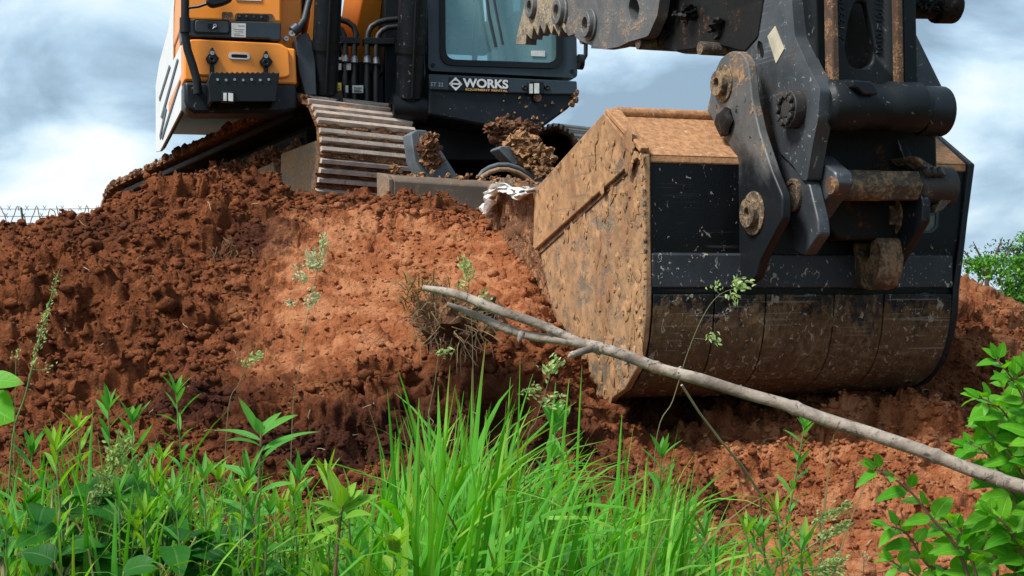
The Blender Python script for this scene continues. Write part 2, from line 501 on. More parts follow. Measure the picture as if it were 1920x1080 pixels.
def glassmat():
    t = NT('tinted_cab_glass')
    tr = t.n('ShaderNodeBsdfTransparent'); t.put(tr.inputs[0], (.80, .97, .97))
    gl = t.n('ShaderNodeBsdfGlossy'); t.put(gl.inputs['Color'], (.75, .95, .97)); gl.inputs['Roughness'].default_value = .04
    df = t.n('ShaderNodeBsdfDiffuse'); t.put(df.inputs[0], (.42, .74, .76))
    fr = t.n('ShaderNodeFresnel'); fr.inputs['IOR'].default_value = 1.7
    m1 = t.n('ShaderNodeMixShader'); m1.inputs[0].default_value = .30
    t.t.links.new(tr.outputs[0], m1.inputs[1]); t.t.links.new(df.outputs[0], m1.inputs[2])
    m2 = t.n('ShaderNodeMixShader'); t.t.links.new(fr.outputs[0], m2.inputs[0])
    t.t.links.new(m1.outputs[0], m2.inputs[1]); t.t.links.new(gl.outputs[0], m2.inputs[2])
    return t.done(m2.outputs[0])
M['glass'] = glassmat()

def soilmat(name, use_attr=True):
    t = NT(name)
    p = t.pos()
    n1 = t.noise(2.2, 6, .6, .3); n2 = t.noise(14, 7, .68, .2); n3 = t.noise(70, 5, .65); n4 = t.noise(6, 6, .65, .4)
    loose = t.mix(t.step(n2, .28, .74), (.092, .0285, .0112), (.285, .091, .0335))
    loose = t.mix(t.step(n1, .42, .68), loose, t.mix(t.step(n2, .3, .7), (.130, .042, .0165), (.310, .104, .040)))
    clay = t.mix(t.step(n2, .25, .75), (.26, .082, .030), (.45, .156, .062))
    clay = t.mix(t.step(n4, .46, .60), clay, (.50, .21, .096))
    if use_attr:
        at_ = t.n('ShaderNodeAttribute'); at_.attribute_name = 'clay'
        f = t.math('ADD', at_.outputs['Fac'], t.math('MULTIPLY', t.math('SUBTRACT', n4, .5), .9))
        col = t.mix(t.step(f, .30, .70), loose, clay)
        dk = t.n('ShaderNodeAttribute'); dk.attribute_name = 'damp'
        col = t.mix(t.step(t.math('ADD', dk.outputs['Fac'], t.math('MULTIPLY', t.math('SUBTRACT', n2, .5), .6)), .35, .75), col,
                    t.mix(t.step(n3, .3, .7), (.032, .0105, .006), (.10, .031, .015)))
    else:
        g = t.n('ShaderNodeNewGeometry')
        col = t.mix(g.outputs['Random Per Island'], loose, clay)
        col = t.mix(.5, col, loose)
    col = t.mix(t.step(n3, .55, .75), col, t.hsv(col, .5, .95, .62))
    h = t.math('ADD', t.math('MULTIPLY', n2, .6), t.math('MULTIPLY', n3, .4))
    return t.done(t.bsdf(col, .92, 0, t.bump(h, 1.0, .045), .15))
M['soil'] = soilmat('red_soil')
M['clod'] = soilmat('red_soil_clod', False)
M['mudclump'] = weathered('stuck_mud', (.14, .058, .026), (.33, .155, .07), .5, 12, rough=.95, mrough=.95, bump=.8)
M['mudtan'] = weathered('stuck_mud_tan', (.22, .105, .045), (.44, .235, .11), .55, 12, rough=.95, mrough=.95, bump=.8)
M['mudcake'] = weathered('caked_mud', (.19, .080, .034), (.36, .165, .070), .5, 11, rough=.95, mrough=.95, bump=.9, fleck=(.09, .04, .02), fleck_amt=.06)
# ================================================================== GROUND
YS = [1.0, 2.0, 3.0, 4.0, 4.5, 5.0, 5.6, 5.95, 6.10, 6.5, 7.0, 7.5, 8.0, 8.4, 9.0, 9.8, 11.0, 13.0, 14.5, 17.0, 20.0]
def col(*z): return list(z)
LEFT = [.60, .62, .58, .50, .49, .52, .62, .73, .80, 1.00, 1.28, 1.56, None, -.01, -.04, -.06, -.20, -.40, -.6, 0, 0]
MID = [.60, .62, .58, .48, .48, .51, .62, .72, .98, 1.10, 1.27, 1.48, None, .02, .04, .02, -.05, -.30, -.6, 0, 0]
RGT = [.60, .62, .56, .42, .43, .47, .535, .575, .60, .66, .735, .97, None, .10, .18, .18, .08, -.15, -.5, 0, 0]
FAR = [.60, .60, .55, .42, .42, .45, .50, .54, .555, .60, .68, .78, None, .0, .0, .0, -.05, -.2, -.5, 0, 0]
CREST = [(-4.2, 1.3), (-3.0, 1.39), (-2.56, 1.45), (-2.25, 1.51), (-2.12, 1.59), (-2.0, 1.68), (-1.9, 1.74), (-1.75, 1.78), (-1.5, 1.74), (-1.25, 1.71), (-0.95, 1.69), (-0.6, 1.64), (-0.35, 1.59), (0, 1.51), (0.4, 1.46), (1.0, 1.38), (1.6, 1.28), (2.2, 1.12), (2.7, 1.0), (3.4, 0.82), (4.5, 0.6)]
STAT = [(-3.0, LEFT), (-1.1, LEFT), (-.45, MID), (.02, MID), (.55, RGT), (1.9, RGT), (2.5, FAR), (4.0, FAR)]

def base_height(X, Y):
    X = np.asarray(X, float); Y = np.asarray(Y, float)
    c = np.interp(X, [a for a, _ in CREST], [b for _, b in CREST])
    def prof(tab):
        i0 = tab.index(None)
        pre = np.interp(Y, YS[:i0], tab[:i0])
        # before the crest the table is absolute, at and after it relative to the crest height
        last = tab[i0 - 1]
        up = last + (c - last) * np.clip((Y - YS[i0 - 1]) / (YS[i0] - YS[i0 - 1]), 0, 1)
        post = c + np.interp(Y, YS[i0:], [0.0] + tab[i0 + 1:])
        fall = np.clip((Y - 14.0) / 5.5, 0, 1)
        post = post * (1 - fall * fall * (3 - 2 * fall))
        return np.where(Y <= YS[i0 - 1], pre, np.where(Y <= YS[i0], up, post))
    xs = [s[0] for s in STAT]
    H = [prof(s[1]) for s in STAT]
    z = H[0].copy()
    for i in range(len(xs) - 1):
        t = np.clip((X - xs[i]) / (xs[i + 1] - xs[i]), 0, 1); t = t * t * (3 - 2 * t)
        z = np.where(X >= xs[i], H[i] * (1 - t) + H[i + 1] * t, z)
    # the separate heap on the right
    dx, dy = X - 3.12, Y - 11.2
    rr = np.sqrt((dx / .85) ** 2 + (dy / 2.2) ** 2)
    z = np.maximum(z, 1.36 - .75 * rr + .04 * np.sin(3 * dx) - .04)
    # lower towards the outer sides
    side = np.clip((np.abs(X) - 5.0) / 3.0, 0, 1)
    keep = np.clip((5.0 - Y) / 2.0, 0, 1)
    z = z * (1 - side * side * (3 - 2 * side) * (1 - keep))
    return z

def ground_z(x, y):
    return float(base_height(np.array([x]), np.array([y]))[0])

def build_ground():
    ang = np.concatenate([np.linspace(-.85, -.46, 50)[:-1], np.linspace(-.46, .46, 1340), np.linspace(.46, .85, 50)[1:]])
    r1 = [1.2]
    while r1[-1] < 10.2:
        step = .009 + .0012 * max(0, r1[-1] - 4)
        if r1[-1] < 4.0: step = .02
        r1.append(r1[-1] + step)
    while r1[-1] < 22: r1.append(r1[-1] + .05)
    rows = np.array(r1)
    Yg, Ag = np.meshgrid(rows, ang, indexing='ij')
    X = Yg * Ag; Y = Yg.copy()
    z = base_height(X, Y)
    e = .05
    gxx = (base_height(X + e, Y) - base_height(X - e, Y)) / (2 * e)
    gyy = (base_height(X, Y + e) - base_height(X, Y - e)) / (2 * e)
    ln = np.sqrt(gxx ** 2 + gyy ** 2 + 1)
    nx, ny, nz = -gxx / ln, -gyy / ln, 1 / ln
    # arc length along the slope so that the clods are not stretched on the steep face
    S = Y + z * .9
    # smooth clay areas
    def blob(cx, cy, rx, ry):
        return np.clip(1.25 - np.sqrt(((X - cx) / rx) ** 2 + ((Y - cy) / ry) ** 2), 0, 1)
    clay = np.maximum.reduce([blob(-.48, 7.0, .85, 1.15), blob(-.12, 7.4, .5, .8), blob(1.15, 4.75, .75, .6) * 1.1, blob(1.5, 6.0, 1.3, 1.2) * .95, blob(2.7, 7.5, 1.2, 3.5) * .6,
                              blob(3.2, 11.0, 1.6, 2.5) * .9])
    rough = 1 - .84 * np.clip(np.maximum.reduce([blob(-.50, 7.0, .75, 1.0), blob(-.15, 7.3, .4, .7), blob(1.15, 4.65, .55, .5) * 1.3]), 0, 1)
    damp = np.maximum.reduce([blob(-.35, 5.75, .95, .42), blob(-1.2, 6.1, .5, .3) * .75, blob(.25, 5.9, .4, .4) * .6, blob(-1.9, 7.4, .5, .5) * .55, blob(-1.15, 7.35, .35, .4) * .65,
                              blob(.75, 5.45, .5, .35) * .5])
    f = fbm(X * 1.3, S * 1.3, 3, 4)
    d = (f - .5) * .10 * rough
    wx = (fbm(X * 5, S * 5, 21, 3) - .5) * .16; wy = (fbm(X * 5, S * 5, 31, 3) - .5) * .16
    Xw, Sw = X + wx, S + wy
    def clods(cell, amp, seed, keepf):
        f1, f2, cid, vx, vy = worley(Xw / cell, Sw / cell, seed)
        on = (cid > 1 - keepf)
        edge = np.clip((f2 - f1) / .30, 0, 1); edge = edge * edge * (3 - 2 * edge)
        tx = np.modf(cid * 57.3)[0] - .5; ty_ = np.modf(cid * 91.7)[0] - .5
        dome = np.sqrt(np.clip(1 - (f1 / .75) ** 2, 0, 1))
        h = edge * (.35 + .65 * dome) * on * (.35 + .65 * cid + 1.5 * (tx * vx + ty_ * vy))
        return h * amp
    patch = np.clip((fbm(X * 2.1, S * 2.1, 77, 3) - .35) * 4, 0, 1)
    d += clods(.27, .115, 1, .5) * rough * patch
    d += clods(.12, .055, 2, .6) * rough * (.4 + .6 * patch)
    d += clods(.06, .025, 3, .7) * (.2 + .8 * rough)
    d += clods(.033, .010, 4, .75) * (.3 + .7 * rough)
    d += clods(.018, .004, 5, .8) * (.3 + .7 * rough)
    # cracks and dug pits
    f1, f2, cid, _, _ = worley(Xw / .34, Sw / .22, 9)
    d -= np.clip(1 - (f2 - f1) / .09, 0, 1) * .035 * (1 - rough * .6)
    pit = np.clip((fbm(X * 2.6, S * 2.6, 55, 4, .6) - .585) * 5, 0, 1)
    d -= pit * .12 * rough
    ridg = 1 - np.abs(fbm(Xw * 4, Sw * 7, 91, 4, .6) - .5) * 2
    d += (ridg - .8) * .035 * rough
    # ragged scarp below the smooth slope
    sc = np.exp(-((Y - 6.0) / .22) ** 2) * np.clip((X + 1.3) / .3, 0, 1) * np.clip((.45 - X) / .3, 0, 1)
    d += sc * (fbm(X * 7, S * 7, 44, 4, .6) - .5) * .30
    fine = fbm(Xw * 38, Sw * 38, 133, 3, .6); d += (1 - np.abs(fine - .5) * 2 - .8) * .013 * (.35 + .65 * rough)
    d -= .012
    # calmer near the camera (under the grass) and far away
    calm = np.clip((Y - 3.2) / 1.0, .35, 1)
    d *= calm
    jx = (fbm(X * 16, S * 16, 61, 2) - .5) * .05 * rough; jy = (fbm(X * 16, S * 16, 62, 2) - .5) * .05 * rough
    P = np.stack([X + nx * d + jx, Y + ny * d + jy, z + nz * d], -1)
    # outermost ring drops to the plain
    nr, nc = X.shape
    verts = P.reshape(-1, 3)
    idx = np.arange(nr * nc).reshape(nr, nc)
    quads = np.stack([idx[:-1, :-1], idx[:-1, 1:], idx[1:, 1:], idx[1:, :-1]], -1).reshape(-1, 4)
    me = bpy.data.meshes.new('terrain')
    me.vertices.add(len(verts)); me.vertices.foreach_set('co', verts.astype(np.float32).ravel())
    me.loops.add(len(quads) * 4); me.loops.foreach_set('vertex_index', quads.astype(np.int32).ravel())
    me.polygons.add(len(quads))
    me.polygons.foreach_set('loop_start', np.arange(0, len(quads) * 4, 4, dtype=np.int32))
    me.update(calc_edges=True)
    me.polygons.foreach_set('use_smooth', np.ones(len(quads), dtype=bool))
    for nm, arr in (('clay', clay), ('damp', damp)):
        a = me.attributes.new(nm, 'FLOAT', 'POINT')
        a.data.foreach_set('value', arr.reshape(-1).astype(np.float32))
    me.materials.append(M['soil'])
    o = bpy.data.objects.new('terrain', me); COL.objects.link(o)
    tag(o, 'mound of loose red soil with a smooth clay slope and dark crumbly patches', 'ground', kind='structure')
    return P, clay, damp

GP, GCLAY, GDAMP = build_ground()

# the plain around, out to the horizon
def plainmat():
    t = NT('plain_turf')
    n = t.noise(.6, 7, .65); n2 = t.noise(9, 5, .6)
    c = t.mix(t.step(n, .35, .65), (.05, .10, .02), (.12, .09, .035))
    c = t.mix(t.step(n2, .4, .7), c, (.035, .075, .016))
    return t.done(t.bsdf(c, .95, 0, t.bump(n2, .6, .05), .2))
mb = MB()
vs = [(0, 8, -.03)]
for rr in (6, 14, 30, 80, 300, 1400):
    for j in range(64):
        a = 2 * math.pi * j / 64
        vs.append((rr * math.cos(a), 8 + rr * math.sin(a), -.03 if rr > 6 else -.03))
fs = [(0, 1 + j, 1 + (j + 1) % 64) for j in range(64)]
for q in range(5):
    for j in range(64):
        k = (j + 1) % 64
        fs.append((1 + q * 64 + j, 1 + (q + 1) * 64 + j, 1 + (q + 1) * 64 + k, 1 + q * 64 + k))
mb.add(vs, fs)
tag(mb.build('ground', plainmat()), 'flat turf plain around the soil mound', 'ground', kind='structure')

# loose clods lying on the mound
def ico(sub):
    bm = bmesh.new(); bmesh.ops.create_icosphere(bm, subdivisions=sub, radius=1.0)
    v = np.array([x.co[:] for x in bm.verts]); f = np.array([[q.index for q in p.verts] for p in bm.faces]); bm.free()
    return v, f
ICO = {s: ico(s) for s in (1, 2, 3)}
def lump_verts(sub, seed, amp=.35, freq=1.6):
    v, f = ICO[sub]
    out = np.array([Vector(p) * (1 + amp * noise.fractal(Vector(p) * freq + Vector((seed * 3.1, seed * 1.7, seed)), 0.7, 2.0, 3)) for p in v])
    return out, f

def chunk(seed, n):
    """an angular crumb: hull of jittered points"""
    r_ = random.Random(seed); bm = bmesh.new()
    for i in range(n):
        p = Vector((r_.gauss(0, 1), r_.gauss(0, 1), r_.gauss(0, 1))).normalized() * r_.uniform(.7, 1.05)
        bm.verts.new(p)
    bmesh.ops.convex_hull(bm, input=bm.verts)
    loose = [v for v in bm.verts if not v.link_faces]
    bmesh.ops.delete(bm, geom=loose, context='VERTS')
    bmesh.ops.triangulate(bm, faces=bm.faces)
    bm.verts.ensure_lookup_table(); bm.verts.index_update()
    v = np.array([x.co[:] for x in bm.verts]); f = np.array([[q.index for q in p.verts] for p in bm.faces]); bm.free()
    return v, f

def clods(n, seed):
    rng = np.random.default_rng(seed)
    kinds = [chunk(10 + i, 26) for i in range(10)]
    small = [chunk(40 + i, 13) for i in range(10)]
    nr, nc, _ = GP.shape
    y = np.sqrt(rng.uniform(4.1 ** 2, 9.0 ** 2, n * 4)); a = rng.uniform(-.455, .455, n * 4); x = a * y
    dens = fbm(x * 1.7, y * 1.7, 8, 3) * 1.35
    inclay = ((x > -1.15) & (x < .15) & (y > 6.2) & (y < 7.7)) | ((x > .6) & (x < 1.7) & (y < 5.0))
    keep = (rng.random(n * 4) < dens) & ~(inclay & (rng.random(n * 4) < .86)) & ~((y > 8.2) & (rng.random(n * 4) < .5))
    y, a, x, inclay = [q[keep][:n] for q in (y, a, x, inclay)]
    n = len(y)
    s = .0045 + .0115 * rng.random(n) ** 2.2 + np.where(rng.random(n) < .04, .02 * rng.random(n), 0)
    s = np.where((rng.random(n) < .05) & ~inclay & (x < .3), rng.uniform(.014, .030, n), s)
    s = np.where((rng.random(n) < .0012) & ~inclay & (y > 5.2) & (y < 7.6) & (x < .1), rng.uniform(.035, .06, n), s)
    i = np.clip(np.searchsorted(GP[:, nc // 2, 1], y), 1, nr - 1)
    j = np.clip(49 + (a + .46) / .92 * 1339, 0, nc - 1).astype(int)
    P = GP[i, j] + np.stack([np.zeros(n), np.zeros(n), s * .3], -1)
    rots = [np.array(Matrix.Rotation(rng.uniform(0, 6.28), 3, Vector(rng.normal(size=3)).normalized())) for _ in range(60)]
    V, Fc, off, CL, DM = [], [], 0, [], []
    gc, gd = GCLAY[i, j], GDAMP[i, j]
    for k in range(n):
        v, f = (kinds if s[k] > .016 else small)[k % 10]
        V.append((v @ rots[k % 59]) * (s[k] * np.array([1.15, 1.05, .85])) + P[k]); Fc.append(f + off); off += len(v)
        CL.append(np.full(len(v), gc[k])); DM.append(np.full(len(v), gd[k]))
    V = np.concatenate(V); Fc = np.concatenate(Fc)
    me = bpy.data.meshes.new('soil_rubble')
    me.vertices.add(len(V)); me.vertices.foreach_set('co', V.astype(np.float32).ravel())
    me.loops.add(len(Fc) * 3); me.loops.foreach_set('vertex_index', Fc.astype(np.int32).ravel())
    me.polygons.add(len(Fc)); me.polygons.foreach_set('loop_start', np.arange(0, len(Fc) * 3, 3, dtype=np.int32))
    me.update(calc_edges=True)
    for nm, arr in (('clay', CL), ('damp', DM)):
        at_ = me.attributes.new(nm, 'FLOAT', 'POINT'); at_.data.foreach_set('value', np.concatenate(arr).astype(np.float32))
    me.materials.append(M['soil'])
    o = bpy.data.objects.new('soil_rubble', me); COL.objects.link(o)
    tag(o, 'crumbs and clods of red soil strewn over the mound', 'soil', kind='stuff')
clods(88000, 5)

def lump_cluster(mb, centers, rad, n, seed, squash=.8, small=.22):
    """a clump of stuck mud: many overlapping irregular lumps"""
    rng = np.random.default_rng(seed)
    m = max(3, n // 16)
    for i in range(m):           # the body of the clump
        t = (i + .5) / m * (len(centers) - 1); k = min(int(t), len(centers) - 2)
        c = centers[k].lerp(centers[k + 1], t - k) + Vector(rng.normal(size=3)) * rad * .28
        s = rad * rng.uniform(.45, .8)
        v, f = lump_verts(3, seed + i * 1.31, 1.0, 2.3)
        mb.add([Vector((p[0], p[1], p[2] * .8)) * s + c for p in v], [tuple(q) for q in f])
    small *= .45
    for i in range(n // 3):      # and its crumbs
        t = rng.random() * (len(centers) - 1); k = min(int(t), len(centers) - 2) if len(centers) > 1 else 0
        c = centers[k].lerp(centers[k + 1], t - k) if len(centers) > 1 else centers[0]
        c = c + Vector(rng.normal(size=3)) * rad * .45
        s = rad * (small + .5 * rng.random() ** 3) * .5
        v, f = lump_verts(2, seed + i * .77, .75, 2.6)
        mb.add([Vector(p) * s * 1.0 + c if True else None for p in v], [tuple(q) for q in f])
    return mb
# ================================================================== EXCAVATOR
U = Frame(at(803, 150, 10.0), 16.5, 4.0)
T = Frame(at(597, 278, 9.6), 34.0, 6.6, 2.2)
B = Frame(at(1207, 540, 6.0), 20.0)
EX = thing('excavator', (-.6, 11.0, 1.6), 'orange and black crawler excavator parked on the red soil mound with its muddy bucket lowered', 'excavator')

def upx(pts, q=0.0): return U.fronts(pts, q)

# ---------------------------------------------------------------- engine house and tool box (viewer's left)
house = MB()
house.prism(upx([(345, -260), (530, -255), (530, 44), (345, 38)], .02), U.d * .8)
HOUSE = house.build('engine_house', M['orange'], EX, .02)
side_px = [(342, 85), (344, 152), (343, 207), (303, 284), (295, 285), (295, 160), (302, 116), (318, 58), (327, 0), (335, -100), (337, -100), (329, 20), (327, 116)]
xs_left = U.loc(U.front(345, 100, .02))[0]
sd = MB()
sd.prism(U.sides([(345, -260), (345, 148), (297, 245), (297, 160), (304, 116), (320, 52), (329, 0), (337, -100)], xs_left + .012), U.w * .72)
SIDE = sd.build('side_body', M['orange'], EX, .01)
ls = MB(); ls.prism(U.sides([(345, 153), (343, 200), (303, 278), (297, 284), (297, 249)], xs_left + .014), U.w * .03)
ls.prism(U.sides([(345, 148.5), (345, 153), (297, 251), (297, 245.5)], xs_left + .02), U.w * .71)  # black plate added to make the body's underside read as shaded
ls.build('lower_side', M['cleanblack'], EX, .01)
wp = MB(); wp.prism(U.sides(side_px, xs_left + .008), U.w * -.012)
WP = wp.build('side_panel', M['white'], SIDE, .003)
ln = MB()
for a, b, c, d_ in (((333, 110), (335, 113), (305, 222), (302, 220)), ((338, 150), (339, 154), (305, 262), (303, 258)), ((318, 122), (320, 126), (300, 190), (299, 184)), ((311, 200), (313, 206), (301, 262), (300, 254))):
    ln.prism(U.sides([a, b, c, d_], xs_left - .005), U.w * -.005)
ln.build('panel_stripe', M['grey'], SIDE)
# dark strip with compartment lid
st = MB(); st.prism(upx([(343, 35), (527, 42), (527, 76), (512, 76), (505, 73), (345, 68)], -.03), U.d * .3)
STRIP = st.build('front_strip', M['darkblue'], EX, .008)
lid = MB(); lid.prism(upx(round_poly([(366, 37), (429, 40), (429, 62), (366, 60)], 6), -.045), U.d * .02)
LID = lid.build('compartment_lid', M['grey'], STRIP, .004)
gp = MB(); gp.prism(upx(round_poly([(362, 35.5), (433, 38), (433, 66), (362, 63)], 8), -.034), U.d * .01, [upx(round_poly([(366.5, 36.5), (428.5, 39.2), (428.5, 61.2), (366.5, 59.2)], 5), -.034)])
gp.build('lid_gasket', M['cleanblack'], STRIP)
lt = MB(); lt.prism(upx(round_poly([(390, 44), (408, 45), (408, 54), (390, 53)], 2), -.05), U.d * .01)
lt.build('latch', M['cleanblack'], STRIP)
lt = MB(); lt.ring(U.front(403, 48, -.062), U.d, .012, .004, .012, 14); lt.tube([U.front(403, 50, -.058), U.front(399, 54, -.058)], .005, 6)
lt.build('latch_ring', M['silver'], STRIP)
s_ = MB(); s_.prism(upx([(434, 43), (461, 44), (461, 70), (434, 69)], -.034), U.d * .01); s_.build('label', M['sticker'], STRIP)
s_ = MB()
for v, a, b in ((48, 446, 458), (55, 438, 458), (59, 440, 456), (63, 438, 450), (66, 438, 457)): s_.prism(upx([(a, v - .6), (b, v - .4), (b, v + .4), (a, v + .2)], -.036), U.d * .006)
s_.build('label_print', M['textdim'], STRIP)
# vents above the strip
vt = MB(); vt.prism(upx(round_poly([(416, 22), (437, 23), (433, 37), (416, 36)], 4), .014), U.d * .02)
vt.prism(upx(round_poly([(441, 24), (513, 26), (514, 40), (440, 38)], 6), .014), U.d * .02)
VT = vt.build('vent_slot', M['rust'], HOUSE)
vb = MB(); vb.prism(upx([(446, 26), (502, 27.5), (501, 39), (443, 38)], .008), U.d * .015); vb.build('vent_grille', M['cleanblack'], HOUSE)
for u in (449, 462, 476, 490):
    vb = MB(); vb.ring(U.front(u, 30 + (u - 449) * .03, 0.0), U.d, .006, .002, .012, 10); vb.build('bolt', M['rust'], HOUSE)
vb = MB(); vb.prism(upx([(442, -8), (490, -8), (490, 2), (442, 0)], .012), U.d * .012); vb.build('number_sticker', M['sticker'], HOUSE)
# tool box door
bx = MB(); bx.prism(upx(round_poly([(345, 72), (528, 80), (538, 89), (554, 91), (557, 158), (345, 151)], 5), -.02), U.d * 1.2)
TB = bx.build('tool_box', M['orange'], EX, .014)
dr = MB(); dr.prism(upx(round_poly([(354, 74), (368, 73), (524, 81), (542, 92), (545, 143), (525, 147), (366, 141), (362, 120)], 7), -.045), U.d * .03)
DR = dr.build('tool_box_door', M['orange'], TB, .01, seg=3)
hd = MB(); hd.prism(upx(round_poly([(429, 98), (469, 99.5), (469, 112), (429, 110.5)], 6), -.056), U.d * .015, [upx(round_poly([(434, 101.5), (464, 102.8), (464, 109.3), (434, 108)], 3), -.056)])
hd.build('door_handle', M['sticker'], TB, .003)
hd = MB(); hd.prism(upx(round_poly([(434, 101), (464, 102.3), (464, 109.8), (434, 108.5)], 3), -.047), U.d * .01); hd.build('handle_recess', M['cleanblack'], TB)
for u, v in ((398, 108), (499, 114)):
    lt = MB()
    lt.prism(upx([(u - 12, v), (u - 6, v - 7), (u - 2, v - 19), (u + 2, v - 19), (u + 6, v - 7), (u + 13, v + 1), (u + 8, v + 9), (u + 4, v + 12), (u + 4, v + 30), (u - 4, v + 30), (u - 4, v + 11), (u - 9, v + 8)], -.075), U.d * .03)
    lt.ring(U.front(u, v + 3, -.10), U.d, .024, .006, .03, 14)
    lt.build('rubber_latch', M['cleanblack'], TB, .004)
    lt = MB(); lt.ring(U.front(u, v - 9, -.094), U.d, .013, .003, .02, 12); lt.build('latch_pin', M['silver'], TB)
# serrated step
sp = MB()
teeth = [(394, 139)]
for i in range(13):
    u = 397 + i * 9.6
    teeth += [(u, 134.5), (u + 4.8, 137.5)]
teeth += [(524, 136), (521, 152), (517, 190), (396, 190), (390, 155)]
sp.prism(upx(teeth, -.26), U.d * .02)
sp.prism(upx([(392, 139), (524, 138), (519, 145), (396, 146)], -.25), U.d * .24)
sp.prism(upx([(392, 139), (396, 139), (400, 190), (394, 190)], -.25), U.d * .24)
sp.prism(upx([(519, 139), (524, 139), (518, 190), (513, 190)], -.25), U.d * .24)
SP = sp.build('step', M['cleanblack'], EX, .003)
for i in range(7):
    sb = MB(); sb.ring(U.front(408 + i * 16, 149 + (i % 2), -.268), U.d, .008, .002, .01, 10); sb.build('step_bolt', M['silver'], SP)
sk = MB(); sk.prism(upx([(345, 152), (557, 158), (557, 206), (520, 212), (365, 212), (352, 205), (346, 190)], -.03), U.d * .22)
SK = sk.build('lower_skirt', M['black'], EX, .02)
lt = MB(); lt.prism(upx(round_poly([(416, 170), (440, 171), (440, 192), (416, 191)], 2), -.285), U.d * .04); LT = lt.build('work_lamp', M['cleanblack'], EX, .004)
lt = MB(); lt.prism(upx([(419, 174), (425, 174), (425, 189), (419, 189)], -.292), U.d * .01); lt.prism(upx([(428, 174), (437, 175), (437, 190), (428, 189)], -.292), U.d * .01); lt.build('lamp_lens', M['lampglass'], LT)
# handrail and mirror
hr = MB()
pts = [(347, -120), (347, 20), (347, 66), (352, 95), (361, 122), (369, 150), (371, 176)]
hr.tube([U.front(u, v, -.13) for u, v in pts], .025, 12)
hr.tube([U.front(347, 34, -.135), U.front(347, 62, -.135)], .033, 12)
hr.tube([U.front(371, 168, -.13), U.front(371, 168, 0)], .02, 8)
HR = hr.build('handrail', M['cleanblack'], EX)
mr = MB()
mr.tube([U.front(348, 15, -.13), U.front(372, 12, -.16), U.front(390, 6, -.18)], .01, 8)
MR = mr.build('mirror_arm', M['cleanblack'], EX)
mr = MB()
mr.prism(upx(round_poly([(386, 4), (398, -40), (436, -44), (437, 0), (420, 8), (398, 13)], 6), -.22), U.d * .06)
mr.build('mirror_head', M['cleanblack'], MR, .02, seg=3)

# ---------------------------------------------------------------- middle: revolving frame, valves, hoses, boom foot
fr = MB()
fr.prism(upx([(557, 30), (803, 30), (803, 205), (557, 200)], .85), U.d * 1.6)
fr.prism(upx([(557, 196), (803, 205), (1005, 240), (960, 300), (760, 300), (600, 240)], .35), U.d * 2.0)
fr.prism(upx([(720, -200), (802, -200), (803, 215), (722, 212)], .28), U.d * 1.4)
fr.prism(upx([(600, 150), (640, 150), (722, 155), (722, 210), (600, 205)], .42), U.d * .5)
fr.prism(upx([(528, 18), (586, 16), (586, 62), (528, 60)], .5), U.d * 1.4)
FRM = fr.build('revolving_frame', M['cleanblack'], EX, .006)
bl = MB(); bl.prism(upx([(528, -120), (580, -120), (574, 17), (528, 19)], .3), U.d * 1.2); bl.build('hood_panel', M['grey'], EX, .02)
ob = MB(); ob.prism(upx([(588, -90), (606, -90), (600, 40), (592, 70), (586, 102), (579, 88), (576, 62), (582, 30)], .15), U.d * .9)
ob.build('boom_foot_plate', M['orange'], EX, .006)
bk = MB()
bk.tube([U.front(590, -60, .05), U.front(580, 0, .02), U.front(571, 36, 0), U.front(560, 52, 0)], .022, 10)
bk.tube([U.front(560, 50, -.02), U.front(548, 60, -.02)], .035, 12)
bk.prism(upx([(553, 74), (560, 64), (578, 62), (586, 80), (592, 118), (594, 178), (572, 178), (560, 130)], .02), U.d * .12)
bk.build('boom_lamp_bracket', M['grey'], EX, .01)
bk = MB(); bk.ring(U.front(548, 62, -.04), U.d, .02, .006, .03, 12); bk.ring(U.front(537, 72, .0), U.d, .016, .004, .03, 10); bk.build('bracket_bolt', M['silver'], EX)
# boom: box section rising from its foot, over the cab line and down to the dipper arm
boom_foot = U.front(680, 108, .75)
armtop = B.pt(.66, .45, 4.1)
elbow = boom_foot.lerp(armtop, .42) + Vector((0, 0, 2.6))
def box_path(mb, pts, hw, hh):
    dirp = (pts[-1] - pts[0]); dirp.z = 0; s = Vector((0, 0, 1)).cross(dirp).normalized()
    rings = []
    for i, p in enumerate(pts):
        t = (pts[min(i + 1, len(pts) - 1)] - pts[max(i - 1, 0)]).normalized()
        nrm = t.cross(s).normalized(); h = hh[i]
        rings.append([p + s * hw + nrm * h, p - s * hw + nrm * h, p - s * hw - nrm * h, p + s * hw - nrm * h])
    vs = [q for r in rings for q in r]; fs = [(0, 1, 2, 3), tuple(4 * (len(rings) - 1) + k for k in (3, 2, 1, 0))]
    for i in range(len(rings) - 1):
        for k in range(4):
            fs.append((4 * i + k, 4 * i + (k + 1) % 4, 4 * i + 4 + (k + 1) % 4, 4 * i + 4 + k))
    mb.add(vs, fs); return mb
bm_ = MB(); box_path(bm_, [boom_foot, boom_foot.lerp(elbow, .5), elbow, elbow.lerp(armtop, .5), armtop], .135, [.16, .24, .30, .24, .15])
BOOM = bm_.build('boom', M['orange'], EX, .012)
am = MB(); box_path(am, [armtop + Vector((.12, -.3, .6)), B.pt(.64, .25, 3.0), B.pt(.63, .12, 1.42)], .14, [.16, .2, .14])
ARM = am.build('dipper_arm', M['orange'], EX, .01)
